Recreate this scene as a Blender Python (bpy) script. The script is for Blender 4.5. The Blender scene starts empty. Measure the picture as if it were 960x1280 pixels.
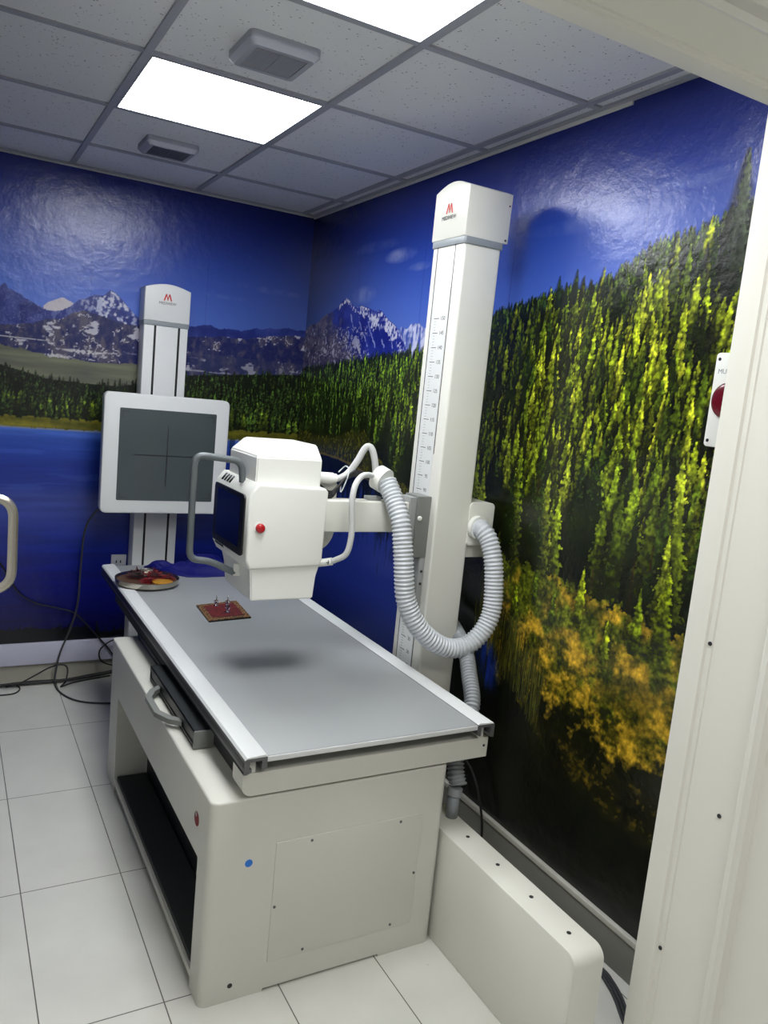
import bpy, bmesh, math, random
import numpy as np
from mathutils import Vector, Matrix
random.seed(7)
C = bpy.context.scene.collection
scene = bpy.context.scene

# ------------------------------------------------------------------ colours and materials
def lin(c):
    return tuple(((v/255)/12.92 if v/255 <= .04045 else ((v/255+.055)/1.055)**2.4) for v in c)
def mat(name, rgb, rough=.5, metal=0., spec=.5, noise=0., bump=0., nscale=40., coat=0., alpha=None, trans=0.):
    m = bpy.data.materials.new(name); m.use_nodes = True
    nt = m.node_tree; b = nt.nodes['Principled BSDF']
    col = (*lin(rgb), 1)
    b.inputs['Base Color'].default_value = col
    b.inputs['Roughness'].default_value = rough; b.inputs['Metallic'].default_value = metal
    b.inputs['Specular IOR Level'].default_value = spec
    b.inputs['Coat Weight'].default_value = coat
    b.inputs['Transmission Weight'].default_value = trans
    if noise or bump:
        tc = nt.nodes.new('ShaderNodeTexCoord'); n = nt.nodes.new('ShaderNodeTexNoise')
        n.inputs['Scale'].default_value = nscale; n.inputs['Detail'].default_value = 4
        nt.links.new(tc.outputs['Object'], n.inputs['Vector'])
        if noise:
            mx = nt.nodes.new('ShaderNodeMix'); mx.data_type = 'RGBA'
            mx.inputs[6].default_value = col
            mx.inputs[7].default_value = (*[v*(1-noise) for v in col[:3]], 1)
            nt.links.new(n.outputs['Fac'], mx.inputs[0]); nt.links.new(mx.outputs[2], b.inputs['Base Color'])
        if bump:
            bp = nt.nodes.new('ShaderNodeBump'); bp.inputs['Strength'].default_value = bump
            bp.inputs['Distance'].default_value = .002
            nt.links.new(n.outputs['Fac'], bp.inputs['Height']); nt.links.new(bp.outputs['Normal'], b.inputs['Normal'])
    return m
M = {}
M['enamel'] = mat('cream_enamel', (204, 203, 194), .38, noise=.03, nscale=6)
M['enamel2'] = mat('white_enamel', (218, 217, 208), .33, noise=.02, nscale=6)
M['head'] = mat('gloss_white_plastic', (232, 232, 226), .32, noise=.01, nscale=8)
M['white'] = mat('white_powder_coat', (220, 221, 220), .4, noise=.02, nscale=20)
M['railtop'] = mat('satin_aluminium_white', (214, 216, 216), .38, noise=.02, nscale=30)
M['alu'] = mat('anodised_aluminium', (108, 110, 110), .42, metal=.6, noise=.1, nscale=60)
M['darkalu'] = mat('dark_aluminium', (50, 53, 55), .42, metal=.4, noise=.1, nscale=60)
M['bedgrey'] = mat('grey_laminate', (153, 156, 157), .36, noise=.03, nscale=5)
M['black'] = mat('black_plastic', (14, 15, 17), .4, noise=.2, nscale=60)
M['gapshade'] = mat('shaded_recess', (20, 21, 22), .7, noise=.2, nscale=60)  # near-black colour standing in for shade in gaps and recesses
M['rubber'] = mat('dark_grey_rubber', (52, 54, 54), .75, noise=.25, bump=.4, nscale=160)
M['bandgrey'] = mat('grey_band', (140, 146, 150), .4, noise=.03, nscale=40)
M['bracket'] = mat('dark_grey_enamel', (118, 120, 116), .42, noise=.05, nscale=40)
M['bracket2'] = mat('mid_grey_enamel', (150, 152, 150), .42, noise=.05, nscale=40)
M['handle'] = mat('grey_hammered_tube', (98, 104, 106), .4, metal=.2, noise=.06, nscale=90)
M['steel'] = mat('brushed_steel', (190, 184, 172), .3, metal=1., noise=.05, nscale=120)
M['cable'] = mat('black_cable', (18, 18, 20), .5, noise=.2, nscale=80)
M['cablegrey'] = mat('grey_cable', (58, 60, 62), .45, noise=.1, nscale=80)
M['hose'] = mat('white_grey_hose', (200, 204, 209), .33, noise=.06, nscale=50)
M['hosedark'] = mat('grey_hose', (150, 154, 158), .4, noise=.1, nscale=50)
M['sleeve'] = mat('braided_sleeve', (205, 206, 204), .55, noise=.12, bump=.5, nscale=300)
M['red'] = mat('red_plastic', (178, 12, 24), .25, coat=.4, noise=.05)
M['darkred'] = mat('dark_red_lens', (96, 6, 24), .25, coat=.4, noise=.05)
M['screen'] = mat('dark_display_glass', (3, 6, 16), .1, spec=.5, noise=.2, nscale=3)
M['detplate'] = mat('detector_glass', (72, 80, 82), .16, spec=.5, noise=.12, nscale=6, coat=.3)
M['detline'] = mat('detector_marking', (10, 13, 14), .4, noise=.05)
M['ink'] = mat('black_print', (50, 50, 52), .5, noise=.05)
M['inkred'] = mat('red_print', (214, 52, 40), .5, noise=.05)
M['frame'] = mat('cream_door_frame', (224, 222, 212), .42, noise=.005, nscale=1)
M['skirt'] = mat('grey_skirting', (128, 127, 120), .55, noise=.08, nscale=14)
M['skirttop'] = mat('pale_skirting_edge', (196, 194, 184), .55, noise=.1, nscale=60)
M['trunk'] = mat('lavender_white_trunking', (196, 196, 214), .4, noise=.03, nscale=14)
M['plaster'] = mat('beige_plaster', (176, 172, 158), .8, noise=.1, bump=.2, nscale=30)
M['wallpaint'] = mat('pale_wall_paint', (200, 200, 198), .7, noise=.05, nscale=12)
M['grid'] = mat('ceiling_grid_metal', (158, 160, 168), .5, noise=.04)
M['vent'] = mat('ceiling_vent_plastic', (158, 160, 170), .5, noise=.03)
M['ventdark'] = mat('ceiling_vent_grille', (92, 95, 102), .5, noise=.05)
M['bluecloth'] = mat('blue_vinyl_cloth', (8, 14, 104), .62, spec=.25, noise=.25, bump=.5, nscale=35)
M['tin'] = mat('polished_tin', (186, 180, 166), .22, metal=1., noise=.05)
M['petal'] = mat('dark_red_petals', (72, 6, 14), .35, noise=.5, nscale=60)
M['petal2'] = mat('crimson_petals', (122, 14, 24), .35, noise=.4, nscale=70)
M['gold'] = mat('golden_slice', (188, 130, 18), .35, noise=.35, nscale=90)
M['brownleaf'] = mat('brown_leaf', (84, 54, 36), .5, noise=.5, nscale=90)
M['glass'] = mat('clear_glass', (240, 240, 245), .05, trans=1.)
M['bluesticker'] = mat('blue_sticker', (30, 120, 220), .4, noise=.2, nscale=150)
M['socket'] = mat('socket_plastic', (190, 192, 200), .5, noise=.03)
M['leaf'] = mat('door_leaf_paint', (205, 205, 200), .45, noise=.04, nscale=9)

def math_node(nt, op, a, b=None):
    n = nt.nodes.new('ShaderNodeMath'); n.operation = op
    for i, v in enumerate((a, b)):
        if v is None: continue
        if isinstance(v, (int, float)): n.inputs[i].default_value = v
        else: nt.links.new(v, n.inputs[i])
    return n.outputs[0]
def floor_material():
    m = bpy.data.materials.new('floor_tiles'); m.use_nodes = True
    nt = m.node_tree; b = nt.nodes['Principled BSDF']
    g = nt.nodes.new('ShaderNodeNewGeometry'); s = nt.nodes.new('ShaderNodeSeparateXYZ')
    nt.links.new(g.outputs['Position'], s.inputs[0])
    def line(sock, off, per):
        t = math_node(nt, 'DIVIDE', math_node(nt, 'SUBTRACT', sock, off), per)
        f = math_node(nt, 'FRACT', math_node(nt, 'ADD', t, 100.5))
        d = math_node(nt, 'MULTIPLY', math_node(nt, 'ABSOLUTE', math_node(nt, 'SUBTRACT', f, .5)), per)
        return math_node(nt, 'LESS_THAN', d, .0016)
    k = math_node(nt, 'MAXIMUM', line(s.outputs[0], -1.560, .3), line(s.outputs[1], -.600, .6))
    n = nt.nodes.new('ShaderNodeTexNoise'); n.inputs['Scale'].default_value = 5; n.inputs['Detail'].default_value = 6
    nt.links.new(g.outputs['Position'], n.inputs['Vector'])
    mx = nt.nodes.new('ShaderNodeMix'); mx.data_type = 'RGBA'
    mx.inputs[6].default_value = (*lin((218, 217, 210)), 1); mx.inputs[7].default_value = (*lin((196, 195, 188)), 1)
    nt.links.new(n.outputs['Fac'], mx.inputs[0])
    # small scuffs
    n2 = nt.nodes.new('ShaderNodeTexNoise'); n2.inputs['Scale'].default_value = 16; n2.inputs['Detail'].default_value = 8
    nt.links.new(g.outputs['Position'], n2.inputs['Vector'])
    sc = math_node(nt, 'MULTIPLY', math_node(nt, 'GREATER_THAN', n2.outputs['Fac'], .735), .22)
    mx2 = nt.nodes.new('ShaderNodeMix'); mx2.data_type = 'RGBA'
    nt.links.new(sc, mx2.inputs[0]); nt.links.new(mx.outputs[2], mx2.inputs[6]); mx2.inputs[7].default_value = (*lin((110, 104, 96)), 1)
    mx3 = nt.nodes.new('ShaderNodeMix'); mx3.data_type = 'RGBA'
    nt.links.new(k, mx3.inputs[0]); nt.links.new(mx2.outputs[2], mx3.inputs[6]); mx3.inputs[7].default_value = (*lin((92, 88, 82)), 1)
    nt.links.new(mx3.outputs[2], b.inputs['Base Color'])
    b.inputs['Roughness'].default_value = .34
    bp = nt.nodes.new('ShaderNodeBump'); bp.inputs['Strength'].default_value = .6; bp.inputs['Distance'].default_value = .002; bp.invert = True
    nt.links.new(k, bp.inputs['Height']); nt.links.new(bp.outputs['Normal'], b.inputs['Normal'])
    return m
def ceiling_material():
    m = bpy.data.materials.new('speckled_ceiling_tile'); m.use_nodes = True
    nt = m.node_tree; b = nt.nodes['Principled BSDF']
    g = nt.nodes.new('ShaderNodeNewGeometry')
    v = nt.nodes.new('ShaderNodeTexVoronoi'); v.inputs['Scale'].default_value = 75
    nt.links.new(g.outputs['Position'], v.inputs['Vector'])
    n = nt.nodes.new('ShaderNodeTexNoise'); n.inputs['Scale'].default_value = 38; n.inputs['Detail'].default_value = 3
    nt.links.new(g.outputs['Position'], n.inputs['Vector'])
    pit = math_node(nt, 'MULTIPLY', math_node(nt, 'LESS_THAN', v.outputs['Distance'], .22), math_node(nt, 'GREATER_THAN', n.outputs['Fac'], .55))
    mx = nt.nodes.new('ShaderNodeMix'); mx.data_type = 'RGBA'
    nt.links.new(pit, mx.inputs[0])
    mx.inputs[6].default_value = (*lin((222, 223, 226)), 1); mx.inputs[7].default_value = (*lin((150, 150, 154)), 1)
    nt.links.new(mx.outputs[2], b.inputs['Base Color']); b.inputs['Roughness'].default_value = .9
    bp = nt.nodes.new('ShaderNodeBump'); bp.inputs['Strength'].default_value = .35; bp.inputs['Distance'].default_value = .003
    nt.links.new(n.outputs['Fac'], bp.inputs['Height']); nt.links.new(bp.outputs['Normal'], b.inputs['Normal'])
    return m
def emissive(name, strength):
    m = bpy.data.materials.new(name); m.use_nodes = True
    b = m.node_tree.nodes['Principled BSDF']
    b.inputs['Base Color'].default_value = (.9, .9, .9, 1)
    b.inputs['Emission Color'].default_value = (.95, .98, 1, 1); b.inputs['Emission Strength'].default_value = strength
    return m
def mural_material():
    m = bpy.data.materials.new('printed_mural_vinyl'); m.use_nodes = True
    nt = m.node_tree; b = nt.nodes['Principled BSDF']
    a = nt.nodes.new('ShaderNodeVertexColor'); a.layer_name = 'print'
    nt.links.new(a.outputs['Color'], b.inputs['Base Color'])
    b.inputs['Roughness'].default_value = .24; b.inputs['Specular IOR Level'].default_value = .5
    g = nt.nodes.new('ShaderNodeNewGeometry')
    n = nt.nodes.new('ShaderNodeTexNoise'); n.inputs['Scale'].default_value = 11; n.inputs['Detail'].default_value = 7; n.inputs['Roughness'].default_value = .62
    nt.links.new(g.outputs['Position'], n.inputs['Vector'])
    bp = nt.nodes.new('ShaderNodeBump'); bp.inputs['Strength'].default_value = .5; bp.inputs['Distance'].default_value = .008
    nt.links.new(n.outputs['Fac'], bp.inputs['Height']); nt.links.new(bp.outputs['Normal'], b.inputs['Normal'])
    return m

# ------------------------------------------------------------------ object helpers
WLOC = {}
def link(name, me, m, parent=None, loc=(0, 0, 0)):
    """mesh vertices are given in world space; the origin goes to the middle of the bounds"""
    co = np.empty(len(me.vertices)*3, dtype=np.float32); me.vertices.foreach_get('co', co)
    co = co.reshape(-1, 3); c = (co.min(0)+co.max(0))/2
    co -= c.astype(np.float32); me.vertices.foreach_set('co', co.ravel()); me.update()
    o = bpy.data.objects.new(name, me); C.objects.link(o)
    if m is not None: me.materials.append(m)
    w = Vector([float(v) for v in c]); WLOC[o.name] = w
    if parent is not None:
        o.parent = parent; o.location = w-WLOC[parent.name]
    else: o.location = w
    return o
def thing(name, label, cat, loc, group=None):
    o = bpy.data.objects.new(name, None); C.objects.link(o); o.location = loc; WLOC[o.name] = Vector(loc)
    o.empty_display_size = .05
    o['label'] = label; o['category'] = cat
    if group: o['group'] = group
    return o
def tag(o, label, cat, group=None):
    o['label'] = label; o['category'] = cat
    if group: o['group'] = group
    return o
def struct(o):
    o['kind'] = 'structure'; return o
def bm_mesh(bm, smooth=True):
    me = bpy.data.meshes.new('mesh'); bm.normal_update(); bm.to_mesh(me); bm.free()
    if smooth:
        for p in me.polygons: p.use_smooth = True
    return me
def wn(o, angle=40):
    """sharp edges by angle so smooth shading keeps flat faces flat"""
    me = o.data
    try: me.set_sharp_from_angle(angle=math.radians(angle))
    except Exception: pass
    return o
def add_box(bm, x0, x1, y0, y1, z0, z1, bevel=0, seg=3, only=None):
    r = bmesh.ops.create_cube(bm, size=1)
    vs = r['verts']
    for v in vs:
        v.co = Vector(((x0+x1)/2+v.co.x*(x1-x0), (y0+y1)/2+v.co.y*(y1-y0), (z0+z1)/2+v.co.z*(z1-z0)))
    if bevel:
        es = list({e for v in vs for e in v.link_edges})
        if only: es = [e for e in es if only(e)]
        bmesh.ops.bevel(bm, geom=es, offset=bevel, segments=seg, profile=.5, affect='EDGES')
def box(name, b, m, parent=None, bevel=.003, seg=3, only=None):
    bm = bmesh.new()
    add_box(bm, *b, bevel=bevel, seg=seg, only=only)
    return wn(link(name, bm_mesh(bm), m, parent))
def boxes(name, bs, m, parent=None, bevel=.0, seg=2):
    bm = bmesh.new()
    for b in bs: add_box(bm, *b, bevel=bevel, seg=seg)
    return wn(link(name, bm_mesh(bm), m, parent))
def prism(name, pts, axis, a, b, m, parent=None, bevel=0, seg=2, smooth=True):
    """pts: 2-D outline in the two remaining axes, extruded along axis from a to b"""
    bm = bmesh.new()
    def P(p, t):
        if axis == 'x': return Vector((t, p[0], p[1]))
        if axis == 'y': return Vector((p[0], t, p[1]))
        return Vector((p[0], p[1], t))
    v0 = [bm.verts.new(P(p, a)) for p in pts]; v1 = [bm.verts.new(P(p, b)) for p in pts]
    n = len(pts)
    f0 = bm.faces.new(v0); f1 = bm.faces.new(v1[::-1])
    for i in range(n): bm.faces.new((v0[i], v0[(i+1) % n], v1[(i+1) % n], v1[i]))
    bmesh.ops.recalc_face_normals(bm, faces=bm.faces)
    if bevel:
        es = [e for e in bm.edges if (f0 in e.link_faces or f1 in e.link_faces)]
        bmesh.ops.bevel(bm, geom=es, offset=bevel, segments=seg, profile=.5, affect='EDGES')
    return wn(link(name, bm_mesh(bm, smooth), m, parent))
def rrect(x0, x1, y0, y1, r, n=6):
    out = []
    for cx, cy, a in ((x1-r, y1-r, 0), (x0+r, y1-r, 90), (x0+r, y0+r, 180), (x1-r, y0+r, 270)):
        for k in range(n+1):
            t = math.radians(a+90*k/n); out.append((cx+r*math.cos(t), cy+r*math.sin(t)))
    return out
def disc(name, c, axis, r, h, m, parent=None, n=32, bevel=0, dome=0):
    """short cylinder centred on c with its axis along axis; dome>0 gives a domed cap on the side of sign(h)"""
    bm = bmesh.new(); rings = []
    prof = [(r, 0), (r, h*(1-dome))]
    if dome:
        for k in range(1, 7):
            t = k/6*math.pi/2; prof.append((r*math.cos(t), h*(1-dome)+h*dome*math.sin(t)))
    else: prof.append((0, h))
    prof = [(0, 0)]+prof
    if dome: prof[-1] = (0, h)
    ax = {'x': Vector((1, 0, 0)), 'y': Vector((0, 1, 0)), 'z': Vector((0, 0, 1))}[axis]
    u = ax.orthogonal().normalized(); w = ax.cross(u)
    for rr, t in prof:
        if rr < 1e-6: rings.append([bm.verts.new(Vector(c)+ax*t)])
        else: rings.append([bm.verts.new(Vector(c)+ax*t+(u*math.cos(2*math.pi*k/n)+w*math.sin(2*math.pi*k/n))*rr) for k in range(n)])
    for a, b in zip(rings, rings[1:]):
        for k in range(n):
            q = [a[k % len(a)], a[(k+1) % len(a)], b[(k+1) % len(b)], b[k % len(b)]]
            q = list(dict.fromkeys(q))
            if len(q) > 2: bm.faces.new(q)
    bmesh.ops.recalc_face_normals(bm, faces=bm.faces)
    return wn(link(name, bm_mesh(bm), m, parent), 35)
def spline(pts, step=.004):
    P = [Vector(p) for p in pts]; P = [P[0]*2-P[1]]+P+[P[-1]*2-P[-2]]
    out = []
    for i in range(1, len(P)-2):
        L = (P[i+1]-P[i]).length; n = max(2, int(L/step))
        for k in range(n):
            t = k/n; a, b, c, d = P[i-1], P[i], P[i+1], P[i+2]
            out.append(.5*((2*b)+(c-a)*t+(2*a-5*b+4*c-d)*t*t+(3*b-a-3*c+d)*t**3))
    out.append(P[-2]); return out
def tube_mesh(path, r, n=12, rib=0, pitch=.012, caps=True):
    """r: radius or function of arc length; rib: corrugation depth"""
    bm = bmesh.new()
    T = [(path[min(i+1, len(path)-1)]-path[max(i-1, 0)]).normalized() for i in range(len(path))]
    u = T[0].orthogonal().normalized(); s = 0; rings = []
    for i, p in enumerate(path):
        if i: s += (p-path[i-1]).length
        u = (u-T[i]*u.dot(T[i])).normalized(); w = T[i].cross(u)
        rr = r(s) if callable(r) else r
        if rib:
            ph = (s/pitch) % 1
            rr += rib*(math.sin(2*math.pi*ph) if True else 0)
        rings.append([bm.verts.new(p+(u*math.cos(2*math.pi*k/n)+w*math.sin(2*math.pi*k/n))*rr) for k in range(n)])
    for a, b in zip(rings, rings[1:]):
        for k in range(n): bm.faces.new((a[k], a[(k+1) % n], b[(k+1) % n], b[k]))
    if caps:
        bm.faces.new(rings[0][::-1]); bm.faces.new(rings[-1])
    bmesh.ops.recalc_face_normals(bm, faces=bm.faces)
    return bm_mesh(bm)
def tube(name, pts, r, m, parent=None, n=12, step=.006, rib=0, pitch=.012, straight=False):
    path = spline(pts, step) if not straight else [Vector(p) for p in pts]
    return wn(link(name, tube_mesh(path, r, n, rib, pitch), m, parent), 60)
def rounded_path(pts, rad, seg=8):
    P = [Vector(p) for p in pts]; out = [P[0]]
    for i in range(1, len(P)-1):
        a = (P[i-1]-P[i]); b = (P[i+1]-P[i]); ra = min(rad, a.length*.49, b.length*.49)
        p0 = P[i]+a.normalized()*ra; p1 = P[i]+b.normalized()*ra
        for k in range(seg+1):
            t = k/seg; out.append((1-t)**2*p0+2*t*(1-t)*P[i]+t*t*p1)
    out.append(P[-1]); return out
def text(name, s, size, origin, right, up, m, parent=None, extrude=.0004, align='CENTER'):
    cu = bpy.data.curves.new('text', 'FONT'); cu.body = s; cu.size = size; cu.extrude = extrude
    cu.align_x = align; cu.align_y = 'CENTER'; cu.resolution_u = 3
    o = bpy.data.objects.new('text', cu); C.objects.link(o)
    dg = bpy.context.evaluated_depsgraph_get(); dg.update()
    me = bpy.data.meshes.new_from_object(o.evaluated_get(dg)); bpy.data.objects.remove(o)
    R_, U_ = Vector(right).normalized(), Vector(up).normalized(); N = R_.cross(U_)
    mt = Matrix((( R_.x, U_.x, N.x, origin[0]), (R_.y, U_.y, N.y, origin[1]), (R_.z, U_.z, N.z, origin[2]), (0, 0, 0, 1)))
    me.transform(mt)
    me.materials.clear()
    return link(name, me, m, parent)
def join_meshes(ms):
    bm = bmesh.new()
    for me in ms: bm.from_mesh(me)
    out = bpy.data.meshes.new('mesh'); bm.to_mesh(out); bm.free(); return out

# ------------------------------------------------------------------ the mural print (painted procedurally)
def vnoise(w, h, sx, sy, rng):
    """smooth value noise, cell size sx by sy samples"""
    gx, gy = int(w/sx)+3, int(h/sy)+3
    g = rng.random((gy, gx))
    x = np.arange(w)/sx; y = np.arange(h)/sy
    xi = x.astype(int); yi = y.astype(int); fx = x-xi; fy = y-yi
    fx = fx*fx*(3-2*fx); fy = fy*fy*(3-2*fy)
    a = g[np.ix_(yi, xi)]; b = g[np.ix_(yi, xi+1)]; c = g[np.ix_(yi+1, xi)]; d = g[np.ix_(yi+1, xi+1)]
    return (a*(1-fx)+b*fx)*(1-fy[:, None])+(c*(1-fx)+d*fx)*fy[:, None]
def fbm(w, h, s, rng, octs=4, asp=1.):
    o = np.zeros((h, w)); amp = 1; tot = 0
    for k in range(octs):
        o += amp*vnoise(w, h, max(1.01, s*asp), max(1.01, s), rng); tot += amp; amp *= .55; s /= 2
    return o/tot
class Print:
    """a wall print sampled on a grid; u runs along the wall, z up"""
    def __init__(self, u0, u1, z0, z1, res, seed):
        self.w = int(round((u1-u0)/res))+1; self.h = int(round((z1-z0)/res))+1; self.res = res
        self.u0, self.z0 = u0, z0
        self.u = np.linspace(u0, u1, self.w); self.z = np.linspace(z0, z1, self.h)
        self.U, self.Z = np.meshgrid(self.u, self.z)
        self.rng = np.random.default_rng(seed)
        self.img = np.zeros((self.h, self.w, 3))
    def n(self, s, octs=4, asp=1.): return fbm(self.w, self.h, s/self.res, self.rng, octs, asp)
    def put(self, mask, col):
        """mask 0..1, col rgb tuple or array"""
        col = np.asarray(col, float); m = np.clip(mask, 0, 1)[..., None]
        self.img = self.img*(1-m)+col*m
    def line(self, pts):
        pts = sorted(pts); return np.interp(self.u, [p[0] for p in pts], [p[1] for p in pts])[None, :]
    def ridge(self, pts, amp=.01, s=.03):
        j = (fbm(self.w, 2, s/self.res, self.rng, 5)[0]-.5)*2*amp
        return self.line(pts)+j[None, :]
    def pine(self, u, zb, h, w, col, dark=.35, gap=.5, lit=1., side=1.):
        i0 = max(0, int((u-w-self.u0)/self.res)); i1 = min(self.w, int((u+w-self.u0)/self.res)+2)
        j0 = max(0, int((zb-self.z0)/self.res)); j1 = min(self.h, int((zb+h-self.z0)/self.res)+1)
        if i1-i0 < 1 or j1-j0 < 2: return
        rng = self.rng; hh, ww = j1-j0, i1-i0
        if not hasattr(self, 'na'):
            self.na = np.clip((fbm(700, 900, .009/self.res, rng, 2, 1.0)-.5)*2.0+.5, 0, 1)
            self.nb = np.clip((fbm(700, 900, .022/self.res, rng, 2, .9)-.5)*2.0+.5, 0, 1)
        oy, ox = rng.integers(0, 880-min(hh, 870)), rng.integers(0, 690-min(ww, 680))
        a = self.na[oy:oy+hh, ox:ox+ww]; b = self.nb[oy:oy+hh, ox:ox+ww]
        if a.shape != (hh, ww): return
        uu = self.u[i0:i1][None, :]-u; zz = (self.z[j0:j1][:, None]-zb)/h
        layers = max(4, h/.030); saw = 1-((zz*layers+rng.random()) % 1)
        env = w*np.clip(1-zz, 0, 1)**.8*(.62+.38*saw*.8)*(.62+.55*a+.25*(b-.5))*np.clip(.55+zz*5, 0, 1)
        m = (np.abs(uu) < np.maximum(env, self.res*.5*(zz < .97)))
        m = m & ((a*.6+b*.4+.9*(1-np.abs(uu)/w)) > gap)
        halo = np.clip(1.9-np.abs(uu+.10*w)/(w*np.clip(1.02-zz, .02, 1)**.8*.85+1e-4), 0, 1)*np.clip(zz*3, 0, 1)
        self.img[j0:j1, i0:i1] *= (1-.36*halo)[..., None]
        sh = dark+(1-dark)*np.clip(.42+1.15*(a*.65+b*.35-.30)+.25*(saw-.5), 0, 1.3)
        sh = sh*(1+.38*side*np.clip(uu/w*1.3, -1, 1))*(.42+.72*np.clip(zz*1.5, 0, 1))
        c = np.asarray(col, float)[None, None, :]*sh[..., None]
        hi = np.clip((a*.7+b*.3-.62)*3, 0, 1)*lit*.8*np.clip(zz*2, 0, 1)
        c = c+hi[..., None]*np.asarray(col, float)*np.array([.42, .34, .1])
        m = m[..., None]*1.
        self.img[j0:j1, i0:i1] = self.img[j0:j1, i0:i1]*(1-m)+c*m
    def mesh(self, fn, gain=1., sat=1.):
        """fn maps U,Z arrays to world x,y,z"""
        X, Y, Z = fn(self.U, self.Z)
        co = np.stack([X, Y, Z], -1).reshape(-1, 3).astype(np.float32)
        w, h = self.w, self.h
        idx = np.arange(w*h).reshape(h, w)
        q = np.stack([idx[:-1, :-1], idx[:-1, 1:], idx[1:, 1:], idx[1:, :-1]], -1).reshape(-1, 4)
        me = bpy.data.meshes.new('print')
        me.vertices.add(len(co)); me.vertices.foreach_set('co', co.ravel())
        nq = len(q); me.loops.add(nq*4); me.loops.foreach_set('vertex_index', q.ravel().astype(np.int32))
        me.polygons.add(nq); me.polygons.foreach_set('loop_start', np.arange(0, nq*4, 4, dtype=np.int32))
        me.polygons.foreach_set('loop_total', np.full(nq, 4, dtype=np.int32))
        me.update(calc_edges=True)
        im = self.img
        g = im.mean(-1, keepdims=True); im = g+(im-g)*sat
        v = np.clip(im*gain/255, 0, 1)
        v = np.where(v <= .04045, v/12.92, ((v+.055)/1.055)**2.4)
        rgba = np.ones((w*h, 4), dtype=np.float32); rgba[:, :3] = v.reshape(-1, 3)
        a = me.color_attributes.new('print', 'FLOAT_COLOR', 'POINT'); a.data.foreach_set('color', rgba.ravel())
        return me

def mixc(a, b, t):
    t = np.clip(t, 0, 1)[..., None]; return np.asarray(a, float)*(1-t)+np.asarray(b, float)*t
def sky(P, stops):
    zs = [s[0] for s in stops]; out = np.stack([np.interp(P.Z, zs, [s[1][k] for s in stops]) for k in range(3)], -1)
    return out
def blob(P, u, z, ru, rz, n):
    d = ((P.U-u)/ru)**2+((P.Z-z)/rz)**2
    return np.clip(1.1-d, 0, 1)*np.clip((n-.3)*2.6, 0, 1)

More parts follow.
